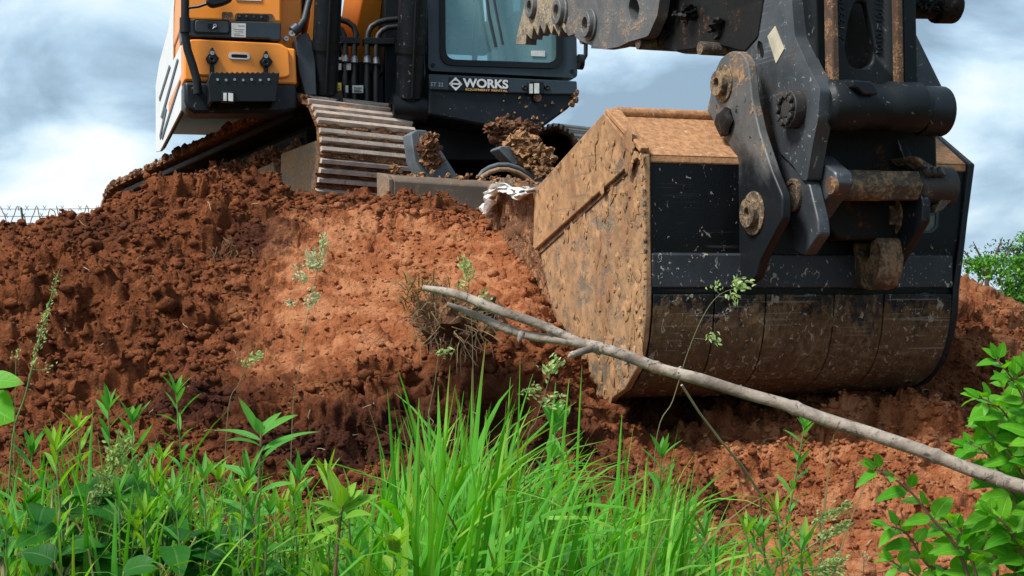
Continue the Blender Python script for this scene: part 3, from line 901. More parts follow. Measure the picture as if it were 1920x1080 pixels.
# boom cylinders
for (u0, v0, q0, u1, v1, r_) in ((606, 196, .16, 622, -140, .084), (766, 204, .10, 780, -140, .088)):
    cy = MB()
    a, b = U.front(u0, v0, q0), U.front(u1, v1, q0 - .35)
    cy.tube([a, a.lerp(b, .06), a.lerp(b, .065), b], [r_ * .8, r_ * .8, r_, r_], 28)
    c = a.lerp(b, .33)
    CY = cy.build('boom_cylinder', M['black'], EX)
    cc = MB(); ax = (b - a).normalized(); cc.ring(c - ax * .02, ax, r_ + .012, r_ - .003, .05, 28); cc.ring(a - U.w * .11, U.w, .09, .03, .22, 22)
    cc.tube([a.lerp(b, .05) - U.d * (r_ + .012), b - U.d * (r_ + .012)], .012, 8)
    cc.build('cylinder_clamp', M['cleanblack'], CY)
# valve block with hoses
for k, (u, v) in enumerate(((647, 102), (664, 104), (688, 104), (705, 106))):
    h = MB()
    h.tube([U.front(u, 215, .25), U.front(u, v + 12, .25)], .021, 10)
    up = v - 24
    if k == 0: path = [(u, v), (u, up), (644, 66), (640, 56), (630, 50), (618, 49)]
    if k == 1: path = [(u, v), (u, up), (668, 64), (663, 50), (652, 41), (636, 36), (618, 34)]
    if k == 2: path = [(u, v), (u, up), (690, 62), (696, 50), (709, 42), (724, 38), (745, 36)]
    if k == 3: path = [(u, v), (u, up), (709, 66), (716, 58), (726, 52), (745, 50)]
    h.tube([U.front(a, b, .22) for a, b in path], .019, 12)
    h.build('hydraulic_hose', M['hose'], EX)
    h = MB(); h.tube([U.front(u, v + 14, .24), U.front(u, v + 8, .24), U.front(u, v - 6, .23)], [.026, .026, .018], 10)
    h.build('hose_fitting', M['silver'], EX)
mf = MB()
mf.prism(upx([(628, 68), (676, 70), (676, 82), (628, 81)], .20), U.d * .08); mf.prism(upx([(684, 70), (740, 71), (740, 83), (684, 82)], .20), U.d * .08)
mf.build('hose_clamp_bar', M['cleanblack'], EX, .004)
vb = MB()
vb.prism(upx([(622, 110), (642, 110), (643, 205), (622, 204)], .33), U.d * .2)
vb.prism(upx([(672, 114), (682, 114), (690, 118), (716, 116), (720, 128), (720, 206), (672, 205)], .33), U.d * .2)
vb.ring(U.front(706, 128, .28), U.d, .05, .02, .2, 18)
VB = vb.build('valve_block', M['cleanblack'], EX, .008)
for nm, mt, px in (('warning_label', 'yellow', [(622, 155), (640, 155), (640, 173), (622, 172)]), ('label', 'sticker', [(648, 160), (653, 160), (653, 174), (648, 173)]),
                   ('label', 'sticker', [(661, 160), (681, 160), (681, 174), (661, 174)]), ('label', 'textdim', [(622, 119), (640, 119), (640, 131), (622, 130)]),
                   ('label', 'textdim', [(650, 119), (658, 119), (658, 131), (650, 131)]), ('label', 'textdim', [(622, 108), (640, 107), (640, 112), (622, 112)])):
    s_ = MB(); s_.prism(upx(px, .225), U.d * .012); s_.build(nm, M[mt], VB)
s_ = MB()
for a, b, v in ((626, 636, 160), (625, 637, 165), (629, 633, 169), (664, 678, 164), (664, 676, 168), (664, 679, 171)): s_.prism(upx([(a, v), (b, v + .2), (b, v + 1.6), (a, v + 1.4)], .222), U.d * .004)
s_.build('label_print', M['cleanblack'], VB)

# ---------------------------------------------------------------- cab
cb = MB()
cb.prism(upx(round_poly([(803, 137), (1081, 152), (1085, 180), (1066, 203), (1010, 244), (965, 246), (803, 215)], 5), .0), U.d * 1.75)
CABB = cb.build('cab_base', M['black'], EX, .02)
fp = MB(); fp.prism(upx(round_poly([(803, 138), (1082, 152), (1083, 177), (1030, 177), (806, 168)], 3), -.025), U.d * .05)
FP = fp.build('front_panel', M['darkblue'], EX, .008)
win = round_poly([(828, -320), (1046, -310), (1049, 124), (831, 117)], 22, 6)
fm = MB()
fm.prism(upx(round_poly([(799, -350), (1072, -340), (1083, 147), (803, 133)], 10), -.02), U.d * .09, [upx(win, -.02)])
FM = fm.build('cab_front_frame', M['darkblue'], EX, .012)
gk = MB(); gk.prism(upx(round_poly([(822, -326), (1052, -316), (1056, 129), (826, 122)], 25, 6), -.034), U.d * .02, [upx(round_poly([(833, -312), (1041, -302), (1044, 118), (836, 111)], 20, 6), -.034)])
gk.build('window_gasket', M['cleanblack'], FM, .004)
gl = MB(); gl.prism(upx(win, .02), U.d * .006); gl.build('windscreen', M['glass'], EX)
for u, v in ((812, 122), (1073, 133)):
    s_ = MB(); s_.ring(U.front(u, v, -.03), U.d, .013, .004, .02, 12); s_.build('frame_bolt', M['cleanblack'], FM)
xl, xr = U.loc(U.front(806, 100))[0], U.loc(U.front(1076, 100))[0]
zb, zt = U.loc(U.front(940, 141))[2], U.loc(U.front(940, -350))[2]
cx = (xl + xr) / 2
def cab_wall(mb, x, mirror):
    y0, y1 = .08, 1.6
    pts = [U.pt(x, y0, zb), U.pt(x, y1, zb), U.pt(x, y1, zt), U.pt(x, y0, zt)]
    hole = [U.pt(x, y0 + .09, zb + .42), U.pt(x, y1 - .16, zb + .42), U.pt(x, y1 - .16, zt - .12), U.pt(x, y0 + .09, zt - .12)]
    mb.prism(pts, U.w * .05, [hole])
w_ = MB(); cab_wall(w_, xl, 0); cab_wall(w_, xr - .05, 1)
bw = [U.pt(xl + .05, 1.55, zb), U.pt(xr - .05, 1.55, zb), U.pt(xr - .05, 1.55, zt), U.pt(xl + .05, 1.55, zt)]
w_.prism(bw, U.d * .05, [[U.pt(xl + .13, 1.55, zb + .30), U.pt(xr - .13, 1.55, zb + .30), U.pt(xr - .13, 1.55, zt - .15), U.pt(xl + .13, 1.55, zt - .15)]])
w_.box(U.pt(cx, .82, zt + .04), U.w * (xr - xl) * .5, U.d * .85, U.k * .05)
w_.box(U.pt(cx, .82, zb + .02), U.w * (xr - xl) * .48, U.d * .72, U.k * .02)
CW = w_.build('cab_shell', M['darkblue'], EX, .008)
g_ = MB()
for x in (xl + .02, xr - .03): g_.prism([U.pt(x, .17, zb + .42), U.pt(x, 1.44, zb + .42), U.pt(x, 1.44, zt - .12), U.pt(x, .17, zt - .12)], U.w * .005)
g_.build('side_window', M['glass'], CW)
# interior: seat, consoles, joysticks, wheel
se = MB()
sx = cx - .02
se.prism([U.pt(sx - .25, 1.15, zb + .52), U.pt(sx + .25, 1.15, zb + .52), U.pt(sx + .24, 1.25, zb + 1.05), U.pt(sx + .15, 1.27, zb + 1.15), U.pt(sx - .15, 1.27, zb + 1.15), U.pt(sx - .24, 1.25, zb + 1.05)], U.d * .12)
se.box(U.pt(sx, .95, zb + .45), U.w * .26, U.d * .26, U.k * .07)
se.box(U.pt(sx, 1.25, zb + 1.28), U.w * .14, U.d * .05, U.k * .10)
SE = se.build('seat', M['seat'], CW, .04, seg=3)
for s in (-1, 1):
    co = MB()
    co.box(U.pt(sx + s * .36, .9, zb + .45), U.w * .07, U.d * .3, U.k * .12)
    co.tube([U.pt(sx + s * .36, .64, zb + .55), U.pt(sx + s * .36, .62, zb + .7), U.pt(sx + s * .35, .6, zb + .78)], [.03, .02, .028], 10)
    tl_ = MB(); tl_.tube([U.pt(sx + s * .09, .3, zb + .04), U.pt(sx + s * .09, .22, zb + .45), U.pt(sx + s * .1, .2, zb + .6)], .018, 8); tl_.build('travel_lever', M['grey'], CW)
    co.build('control_console', M['grey'], CW, .02)
co = MB(); co.box(U.pt(xr - .18, .2, zb + .3), U.w * .09, U.d * .05, U.k * .12)
co.build('monitor', M['grey'], CW, .02)
wpz = MB()
wpz.tube([U.front(905, -60, -.045), U.front(917, 30, -.05), U.front(930, 88, -.05)], .010, 8)
wpz.tube([U.front(915, -60, -.045), U.front(932, 30, -.05), U.front(943, 84, -.05)], .008, 8)
wpz.build('wiper', M['grey'], FM)
pst = MB()
pst.prism(upx([(996, 95), (1022, 95), (1022, 106), (996, 105)], .012), U.d * .004); pst.build('window_sticker', M['sticker'], FM)
gr = MB(); gr.tube([U.front(1083, 122, .02), U.front(1091, 116, -.03), U.front(1098, 104, -.03), U.front(1099, 60, -.03), U.front(1092, 20, -.03)], .014, 10); gr.ring(U.front(1084, 116, -.04), U.w, .05, .01, .03, 12)
gr.build('grab_handle', M['cleanblack'], FM)
# lamp in the front panel, marks and lettering
lm = MB(); lm.prism(upx(round_poly([(991, 152), (1020, 153), (1020, 177), (991, 176)], 3), -.045), U.d * .03); 
for u in (984, 1026): lm.ring(U.front(u, 164, -.035), U.d, .018, .005, .015, 12)
LM = lm.build('work_lamp', M['cleanblack'], FP, .006)
lm = MB(); lm.prism(upx([(993, 157), (999, 157), (999, 175), (993, 175)], -.05), U.d * .008); lm.prism(upx([(1002, 156), (1011, 156), (1011, 175), (1002, 175)], -.05), U.d * .008)
lm.build('lamp_lens', M['lampglass'], FP)
lm = MB(); lm.tube([U.front(1008, 183, -.035), U.front(1008, 183, -.018)], .026, 16); lm.build('side_reflector', M['rust'], FP)

def lettering(text, name, mat, parent, origin, right, up, height, width=None, bold=0.0, depth=.002, shear=0.0, align='LEFT'):
    cu = bpy.data.curves.new(name, 'FONT'); cu.body = text; cu.size = 1.0; cu.offset = bold; cu.shear = shear
    o = bpy.data.objects.new(name + '_tmp', cu); COL.objects.link(o)
    dg = bpy.context.evaluated_depsgraph_get(); dg.update()
    me = bpy.data.meshes.new_from_object(o.evaluated_get(dg))
    xs = [v.co.x for v in me.vertices]; ys = [v.co.y for v in me.vertices]
    x0, x1, y0, y1 = min(xs), max(xs), min(ys), max(ys)
    bpy.data.objects.remove(o)
    right, up = right.normalized(), up.normalized(); nrm = right.cross(up)
    sy = height / (y1 - y0); sxx = (width / (x1 - x0)) if width else sy
    mbx = MB()
    P = [origin + right * ((v.co.x - x0) * sxx) + up * ((v.co.y - y0) * sy) + nrm * .001 for v in me.vertices]
    mbx.add(P, [tuple(p.vertices) for p in me.polygons])
    n = len(P)
    bpy.data.meshes.remove(me)
    ob_ = mbx.build(name, mat, parent, smooth=False)
    sol = ob_.modifiers.new('thickness', 'SOLIDIFY'); sol.thickness = depth; sol.offset = 0
    return ob_
q = -.0265
pl = MB(); pl.prism(upx([(841, 145), (954, 150), (954, 173), (841, 168)], -.027), U.d * .004); pl.build('logo_plate', M['cleanblack'], FP)
q = -.029
o_ = U.front(868, 163.5, q)
lettering('WORKS', 'lettering', M['text'], FP, o_, U.w, U.k, (U.front(868, 146.5, q) - o_).length, (U.front(953, 167.5, q) - o_).length, bold=.035)
o_ = U.front(873, 170.4, q)
lettering('EQUIPMENT RENTAL', 'lettering', M['textorange'], FP, o_, U.w, U.k, (U.front(873, 165.6, q) - o_).length, (U.front(952, 174.5, q) - o_).length, bold=.02)
o_ = U.front(808, 161.5, q)
lettering('ET 22', 'lettering', M['textdim'], FP, o_, U.w, U.k, (U.front(808, 154, q) - o_).length, (U.front(831, 163, q) - o_).length, bold=.01)
lg = MB(); c_ = U.front(854.5, 157.3, q); u1 = (U.front(866, 157.9, q) - c_).length
lg.ring(c_, U.d, u1 * .80, u1 * .56, .002, 28)
for a in range(4):
    dr_ = [U.w, U.k, -U.w, -U.k][a]; pr = [U.k, -U.w, -U.k, U.w][a]
    lg.prism([c_ + dr_ * u1 * 1.1, c_ + dr_ * u1 * .74 + pr * u1 * .36, c_ + dr_ * u1 * .74 - pr * u1 * .36], U.d * .002)
lg.prism([c_ - U.w * u1 * .95 - U.k * u1 * .13, c_ + U.w * u1 * .95 - U.k * u1 * .13, c_ + U.w * u1 * .95 + U.k * u1 * .13, c_ - U.w * u1 * .95 + U.k * u1 * .13], U.d * .0015)
lg.build('round_logo', M['text'], FP)
sp = MB()
rng = random.Random(3)
for i in range(26):
    u, v = rng.uniform(930, 1078), rng.uniform(182, 236)
    if v > 244 - (u - 1010) * .75 and u > 1010: continue
    v_, f_ = lump_verts(1, i, .5)
    c0 = U.front(u, v, -.004); s0 = rng.uniform(.004, .015)
    sp.add([c0 + Vector(p) * s0 for p in v_], [tuple(z) for z in f_])
v_, f_ = lump_verts(2, 5, .5)
for u, v in ((1076, 178), (1079, 186), (1072, 194), (1080, 172)):
    sp.add([U.front(u, v, -.006) + Vector(p) * .022 for p in v_], [tuple(z) for z in f_])
sp.build('mud_splash', M['mudtan'], CABB)

# ---------------------------------------------------------------- undercarriage
TR, TW, TL = .365, .68, 3.15        # idler radius, shoe width, axle distance
loop = 2 * TL + 2 * math.pi * TR
def loop_at(s):
    """point (y, z) on the track loop, tangent and outward normal; z = 0 at the axle height"""
    s %= loop
    if s < TL: return (TR + s, TR), (1, 0), (0, 1)
    s -= TL
    if s < math.pi * TR:
        a = math.pi / 2 - s / TR
        return (TR + TL + TR * math.cos(a), TR * math.sin(a)), (math.sin(a), -math.cos(a)), (math.cos(a), math.sin(a))
    s -= math.pi * TR
    if s < TL: return (TR + TL - s, -TR), (-1, 0), (0, -1)
    s -= TL
    a = -math.pi / 2 - s / TR
    return (TR + TR * math.cos(a), TR * math.sin(a)), (math.sin(a), -math.cos(a)), (math.cos(a), math.sin(a))
NSH = 49
PITCH = loop / NSH
shoe = MB()
X_, Y_, Z_ = Vector((1, 0, 0)), Vector((0, 1, 0)), Vector((0, 0, 1))
shoe.box((TW / 2, 0, 0), X_ * TW / 2, Y_ * PITCH * .49, Z_ * .011)
nplate = len(shoe.f)
for i, yy in enumerate((-.058, .0, .058)):
    h = .046 if i == 1 else .040
    shoe.prism([Vector((.004, yy - .017, .011)), Vector((.004, yy + .017, .011)), Vector((.004, yy + .012, h)), Vector((.004, yy - .012, h))], X_ * (TW - .008))
me_shoe = None
mudlump = MB()
rng = np.random.default_rng(12)
variants = []
for vi in range(5):
    s2 = MB(); s2.v, s2.f = list(shoe.v), list(shoe.f)
    ng = len(s2.f)
    for i in range(34):
        v_, f_ = lump_verts(1, vi * 40 + i, .5)
        yy = rng.choice([-.085, -.029, .029, .085]) ; xx = rng.uniform(.03, TW - .03); s0 = rng.uniform(.014, .027)
        s2.add([Vector((p[0] * s0 * 2.4 + xx, p[1] * s0 * .8 + yy, p[2] * s0 * .8 + .010)) for p in v_], [tuple(z) for z in f_])
    o = s2.build('track_shoe', [M['mudcake'], M['grouser']], None, angle=50)
    mi = [0] * len(o.data.polygons)
    for fi in range(nplate, ng): mi[fi] = 1
    o.data.polygons.foreach_set('material_index', mi)
    variants.append(o)
def make_track(x0):
    ch = MB()
    for i in range(NSH * 2):
        (y, z), t, n = loop_at((i + .5) * PITCH / 2)
        c = T.pt(x0 + TW / 2, y - n[0] * .05, z - n[1] * .05)
        ch.box(c, T.w * .09, (T.d * t[0] + T.k * t[1]) * PITCH * .26, (T.d * n[0] + T.k * n[1]) * .035)
    tr = ch.build('track', M['thumbdark'], EX)
    for i in range(NSH):
        (y, z), t, n = loop_at(i * PITCH)
        v = variants[i % 5]
        if i < 5 and x0 == 0: o = v
        else: o = v.copy(); COL.objects.link(o)
        tv = T.d * t[0] + T.k * t[1]; nv = T.d * n[0] + T.k * n[1]
        p = T.pt(x0, y, z) - ROOT[tr.name]
        m = Matrix(((T.w.x, tv.x, nv.x, p.x), (T.w.y, tv.y, nv.y, p.y), (T.w.z, tv.z, nv.z, p.z), (0, 0, 0, 1)))
        o.parent = tr
        o.matrix_parent_inverse = Matrix.Identity(4)
        o.matrix_basis = m
        o.rotation_mode = 'XYZ'
    # frame, idler, sprocket, rollers
    f_ = MB()
    f_.box(T.pt(x0 + TW / 2, TR + TL / 2, -.02), T.w * .18, T.d * TL * .46, T.k * .16)
    f_.box(T.pt(x0 + .16, TR + TL / 2, .10), T.w * .02, T.d * TL * .48, T.k * .12)
    f_.box(T.pt(x0 + TW / 2, TR + TL / 2, TR - .075), T.w * (TW * .5 - .012), T.d * TL * .5, T.k * .022)  # added dark plate, stands in for the shade under the top run
    f_.box(T.pt(x0 + .22, TR + TL / 2, .12), T.w * .01, T.d * TL * .5, T.k * .2)
    f_.build('track_frame_and_shade', M['thumbdark'], tr, .01)
    r_ = MB()
    for y in (TR, TR + TL): r_.ring(T.pt(x0 + TW / 2 - .07, y, 0), T.w, TR - .09, .06, .14, 32)
    r_.build('idler', M['thumbdark'], tr)
    r_ = MB()
    for i in range(6): r_.ring(T.pt(x0 + TW / 2 - .14, TR + .45 + i * .45, -.22), T.w, .075, .02, .28, 16)
    r_.build('roller', M['thumbdark'], tr)
    return tr
TRK = make_track(0.0)
TRK2 = make_track(1.95)
gd = MB(); gd.prism(T.sides([(526, 288), (562, 274), (592, 263), (597, 300), (596, 360), (524, 365)], .02), T.w * .13)
GD = gd.build('track_guard', M['trackframe'], TRK, .01)
gd2 = MB(); gd2.prism(T.sides([(448, 330), (480, 318), (512, 302), (518, 345), (450, 360)], .05), T.w * .10)
gd2.build('track_guard', M['trackframe'], TRK, .01)
# mud packed into the track frame
mc = MB(); lump_cluster(mc, [T.side(360, 338, .05), T.side(430, 318, .06), T.side(480, 308, .06), T.side(525, 290, .08), T.side(565, 275, .12)], .075, 240, 31)
rng = np.random.default_rng(8)
for i in range(230):
    (y, z), t, n = loop_at(rng.uniform(-.25, TL + .2))
    v_, f_ = lump_verts(1, i * .37, .6)
    c0 = T.pt(rng.uniform(-.02, .05), y, z + rng.uniform(.0, .035)); s0 = rng.uniform(.012, .032)
    mc.add([c0 + Vector(p) * s0 for p in v_], [tuple(q_) for q_ in f_])
mc.build('packed_mud', M['mudclump'], TRK)
# cross frame
uc = MB()
uc.box(T.pt(TW / 2 + .98, TR + TL * .5, .05), T.w * .72, T.d * .55, T.k * .16)
uc.ring(T.pt(TW / 2 + .98, TR + TL * .5, .2), T.k, .62, .2, .26, 40)
uc.build('cross_frame', M['thumbdark'], EX, .02)
# dozer blade between the tracks
q = T.loc(at(742, 345, 8.95))[1]
bt = T.fronts([(738, 338), (925, 350), (1030, 357)], q)
bb = T.fronts([(738, 408), (925, 432), (1030, 440)], q)
bd = MB()
prof = [(0, 0), (.02, 0), (.10, .05), (.10, -.30), (0, -.32)]
L0, L1 = bt[0], bt[2]
dn = -(T.k)
zlo_ = -.30
pr = [L0, L0 + T.d * .03 + T.k * .035, L0 + T.d * .14 + T.k * .062, L0 + T.d * .14 - T.k * .28, L0 + T.d * .02 - T.k * .3]
bd.prism(pr, (L1 - L0))
BD = bd.build('dozer_blade', M['blade'], EX, .008)
ep = MB(); ep.prism([p - (L1 - L0).normalized() * .03 + T.k * .004 for p in pr], (L1 - L0).normalized() * .028); ep.build('blade_end_plate', M['blade'], BD, .004)
mm = MB(); lump_cluster(mm, [bt[0] + T.d * .08 + T.k * .045, bt[1] + T.d * .08 + T.k * .04, bt[2] + T.d * .08 + T.k * .04], .05, 220, 77)
mm.build('mud_ridge', M['mudtan'], BD)
# push arms
for pts, qq in (([(770, 250), (782, 243), (800, 244), (815, 262), (862, 335), (800, 345), (777, 300)], .28), ([(934, 278), (940, 273), (956, 274), (1024, 338), (1018, 350), (998, 346)], .25)):
    pa = MB(); a_ = T.fronts(pts, q + qq); pa.prism(a_, T.d * .10)
    pa.build('push_arm', M['armgrey'], EX, .008)
for cs, rad, n, sd_, mt in (([T.front(796, 262, q + .22), T.front(806, 282, q + .22), T.front(814, 306, q + .20)], .065, 150, 3, 'mudclump'),
                        ([T.front(965, 262, q + .3), T.front(985, 275, q + .2), T.front(1015, 300, q + .15), T.front(1030, 325, q + .1)], .085, 220, 9, 'mudtan'),
                        ([T.front(930, 245, q + .5), T.front(960, 250, q + .5), T.front(990, 246, q + .5)], .085, 140, 15, 'mudclump')):
    mm = MB(); lump_cluster(mm, cs, rad, n, sd_); mm.build('mud_clump', M[mt], EX)
for i, (dv, c) in enumerate(((0, 'armgrey'), (9, 'trackframe'))):
    h = MB(); h.tube([T.front(u, v + dv, q + .2 - .03 * i) for u, v in ((898, 332), (905, 322), (918, 314), (934, 309), (952, 309), (972, 315), (990, 326), (1004, 338))], .014, 10)
    h.build('blade_hose', M[c], EX)

# ---------------------------------------------------------------- bucket
W = B.loc(B.front(1795, 480, 0))[0]
def bs(u, v, x=0.0): return B.side(u, v, x)
outer_px = [(1207, 289), (1140, 212), (1010, 356), (962, 350), (930, 342), (920, 350), (922, 395), (932, 440), (965, 500), (1000, 560), (1036, 640), (1072, 690), (1090, 757), (1112, 766), (1134, 765), (1152, 744), (1172, 730), (1194, 690), (1204, 640), (1208, 590), (1208, 540), (1208, 480), (1207, 400)]
side_poly = [bs(u, v) for u, v in outer_px]
sidep = MB()
main_px = [(1207, 289), (1140, 212), (1010, 356), (1011, 466), (1022, 520), (1040, 600), (1060, 660), (1078, 705), (1090, 757), (1112, 766), (1134, 765), (1152, 744), (1172, 730), (1194, 690), (1204, 640), (1209, 590), (1210, 540), (1209, 480), (1208, 400)]
sidep.prism([bs(u, v) for u, v in main_px], B.w * .028)
BUCKET = sidep.build('bucket', M['bucketsidelow'], EX, .006)
up_ = MB(); up_.prism([bs(u, v, 0) for u, v in ((1203, 296), (1198, 284), (1140, 212), (1010, 356), (1007, 463), (1010, 469))], B.w * -.02)
up_.build('side_upper_plate', M['bucketside'], BUCKET, .005)
dk = MB(); dk.prism([bs(u, v, 0) for u, v in ((1204, 294), (1206, 300), (1014, 476), (1009, 466))], B.w * -.006); dk.build('plate_edge_shadow', M['rust'], BUCKET)  # dark strip painted as the shadow below the upper plate's edge
# lip region, caked with mud: a lumpy sheet over the side cutter
lip_px = [(1011, 356), (962, 352), (930, 345), (920, 352), (922, 395), (932, 440), (965, 500), (1000, 560), (1036, 640), (1072, 695), (1082, 720), (1062, 660), (1042, 600), (1024, 520), (1012, 466)]
lc = MB(); lc.prism([bs(u, v, .02) for u, v in lip_px], B.w * .05)
lc.build('side_cutter', M['mudcake'], BUCKET)
mk = MB(); rng = np.random.default_rng(4)
ring_poly = [Vector((u, v)) for u, v in lip_px]
def inpoly(u, v, poly):
    c = False; n = len(poly)
    for i in range(n):
        x0, y0 = poly[i]; x1, y1 = poly[(i + 1) % n]
        if (y0 > v) != (y1 > v) and u < (x1 - x0) * (v - y0) / (y1 - y0) + x0: c = not c
    return c
cnt = 0
while cnt < 300:
    u, v = rng.uniform(915, 1085), rng.uniform(340, 720)
    if not inpoly(u, v, lip_px): continue
    v_, f_ = lump_verts(2, cnt, .45, 2); s0 = rng.uniform(.012, .035)
    c0 = bs(u, v, .022)
    mk.add([c0 + B.w * (p[0] * s0 * .55) + B.d * (p[1] * s0 * 1.5) + B.k * (p[2] * s0 * 1.2) for p in v_], [tuple(z) for z in f_]); cnt += 1
mk.build('mud_cake', M['mudcake'], BUCKET)
# thin cakes of dried mud and a rough weld seam on the side plate
sc2 = MB(); rng = np.random.default_rng(14); main_poly = [Vector(p) for p in main_px]; cnt = 0
while cnt < 150:
    u, v = rng.uniform(1010, 1205), rng.uniform(215, 765)
    if not inpoly(u, v, main_px): continue
    edge = min(abs(u - 1207), 60) / 60
    if rng.random() > .35 + .65 * (1 - edge) + (.3 if v > 600 else 0): continue
    on_upper = v < 293 + (1203 - u) * .89
    v_, f_ = lump_verts(2, 200 + cnt, .8, 2.2); s0 = .008 + .035 * rng.random() ** 3
    c0 = bs(u, v, -.021 if on_upper else -.001)
    sc2.add([c0 + B.w * (p[0] * .0055) + B.d * (p[1] * s0 * .9) + B.k * (p[2] * s0 * 1.3) for p in v_], [tuple(z) for z in f_]); cnt += 1
sc2.build('mud_cake', M['bucketside'], BUCKET)
wl = MB(); pw = [(1207, 300), (1209, 400), (1210, 480), (1210, 540), (1209, 590), (1204, 640), (1194, 690)]
wp_ = []
for a_, b_ in zip(pw[:-1], pw[1:]):
    for j in range(14): wp_.append((a_[0] + (b_[0] - a_[0]) * j / 14, a_[1] + (b_[1] - a_[1]) * j / 14))
wl.tube([bs(u, v, .006 + .0015 * math.sin(i * 2.1)) - B.d * .002 for i, (u, v) in enumerate(wp_)], [.0065 + .002 * math.sin(i * 1.7) for i in range(len(wp_))], 7)
wl.build('weld_seam', M['mudpin'], BUCKET)
# wrapper: outside of the shell
shell_px = [(1207, 289), (1208, 345), (1209, 400), (1209.5, 440), (1209, 480), (1208.5, 540), (1207, 585), (1204, 630), (1197, 672), (1186, 704), (1168, 728), (1142, 742), (1112, 742), (1085, 722), (1062, 680), (1036, 630), (1000, 560), (965, 500), (934, 440), (924, 392)]
ty = [B.loc(bs(u, v))[1:] for u, v in shell_px]
# smooth the profile
def dense(pts, n):
    out = []
    m = len(pts)
    for i in range(m - 1):
        p0, p1, p2, p3 = [Vector(pts[max(0, min(m - 1, i + k))]) for k in (-1, 0, 1, 2)]
        for j in range(n):
            t = j / n
            out.append(.5 * ((2 * p1) + (p2 - p0) * t + (2 * p0 - 5 * p1 + 4 * p2 - p3) * t * t + (3 * p1 - p0 - 3 * p2 + p3) * t ** 3))
    out.append(Vector(pts[-1])); return out
shell = dense(ty, 4)
def xr_at(z): return W + .085 * (z / .55) if z > 0 else W + .05 * z
def sweep(mb, prof, x0f, x1f, thick, inset=0.0):
    n = len(prof); vs = []
    nr_ = []
    for i in range(n):
        t = (prof[min(i + 1, n - 1)] - prof[max(i - 1, 0)]).normalized(); nr_.append(Vector((t.y, -t.x)))
    # make normals point inwards
    cen = Vector((.6, .1))
    for i in range(n):
        if nr_[i].dot(cen - prof[i]) < 0: nr_[i] = -nr_[i]
    for xf in (x0f, x1f):
        for i in range(n):
            p = prof[i] + nr_[i] * inset; vs.append(B.pt(xf(p.y), p.x, p.y))
        for i in range(n):
            p = prof[i] + nr_[i] * (inset + thick); vs.append(B.pt(xf(p.y), p.x, p.y))
    fs = []
    for i in range(n - 1):
        fs += [(i, i + 1, 2 * n + i + 1, 2 * n + i), (n + i + 1, n + i, 3 * n + i, 3 * n + i + 1), (i + 1, i, n + i, n + i + 1), (2 * n + i, 2 * n + i + 1, 3 * n + i + 1, 3 * n + i)]
    fs += [(0, n, 3 * n, 2 * n)[::-1], (n - 1, 2 * n - 1, 4 * n - 1, 3 * n - 1)]
    mb.add(vs, fs)
sw = MB(); sweep(sw, shell, lambda z: .026, lambda z: xr_at(z) - .026, .022, .010)
sw.build('wrapper', M['bucketback'], BUCKET, angle=60)
tp = [Vector(B.loc(bs(1140, 212))[1:]), Vector(B.loc(bs(1206, 286))[1:])]
top = MB(); sweep(top, [tp[0], tp[0].lerp(tp[1], .5), tp[1] + Vector((.004, .0)), tp[1] + Vector((-.004, -.035))], lambda z: .03, lambda z: xr_at(z) - .026, .02, .004)
top.build('top_plate', M['buckettop'], BUCKET, .006)
rim = MB(); a0 = B.pt(.0, tp[0].x, tp[0].y); a1 = B.pt(.0, tp[1].x, tp[1].y)
rim.prism([a0 - B.w * .015, a0 + B.w * .05, a1 + B.w * .022, a1 - B.w * .015], (B.k * .9 - B.d * .5) * .02)
rim.tube([B.pt(.03, tp[0].x, tp[0].y + .005), B.pt(W + .03, tp[0].x, tp[0].y + .005)], .022, 10)
rim.build('top_rim', M['buckettop'], BUCKET, .004)
# right side plate
rp = MB()
loc_main = [B.loc(bs(u, v))[1:] for u, v in outer_px]
poly = [B.pt(xr_at(z) + .0, y - (.012 if y < .2 else 0), z) for y, z in loc_main]
rp.prism(poly, B.w * -.03)
rp.build('side_plate', M['black'], BUCKET, .006)
# horizontal wear band and lower wear plates
zb0, zb1 = B.loc(B.front(1300, 541, 0))[2], B.loc(B.front(1300, 477, 0))[2]
bn = MB(); bn.prism([B.pt(.03, -.012, zb0 + .004), B.pt(.03, -.012, zb1), B.pt(.03, .012, zb1 + .012), B.pt(.03, .012, zb0)], B.w * (W - .06))
bn.build('wear_band', M['band'], BUCKET, .004)
low = [p for p in shell if p.y < zb0 - .012]
i_end = max(i for i, p in enumerate(low) if p.x < .62)
low = low[:i_end + 1]
cuts = [.032] + [B.loc(B.front(u, 600, 0))[0] for u in (1338, 1434, 1562, 1655)] + [W - .03]
for i in range(5):
    lw = MB(); x0_, x1_ = cuts[i] + .003, cuts[i + 1] - .003
    sweep(lw, low, (lambda x: (lambda z: x))(x0_), (lambda x: (lambda z: x))(x1_), .012, -.006)
    lw.build('wear_plate', M['wearplate'], BUCKET, .003, angle=60)
# mud stuck on the heel of the shell
hm_ = MB(); rng = np.random.default_rng(23)
for i in range(170):
    k = int(len(low) * (1 - rng.random() ** 1.6)); k = min(max(k, 1), len(low) - 2)
    p = low[k]; tg = (low[k + 1] - low[k - 1]).normalized(); nn = Vector((tg.y, -tg.x))
    if nn.dot(Vector((.6, .1)) - p) > 0: nn = -nn
    v_, f_ = lump_verts(2, 400 + i, .8, 2.2); s0 = .006 + .03 * rng.random() ** 3
    xx = rng.uniform(.06, W - .08); q0 = p + nn * .006
    hm_.add([B.pt(xx + a_[0] * s0 * 1.2, q0.x + tg.x * a_[1] * s0 + nn.x * a_[2] * .005, q0.y + tg.y * a_[1] * s0 + nn.y * a_[2] * .005) for a_ in v_], [tuple(z) for z in f_])
hm_.build('mud_cake', M['wearplate'], BUCKET)
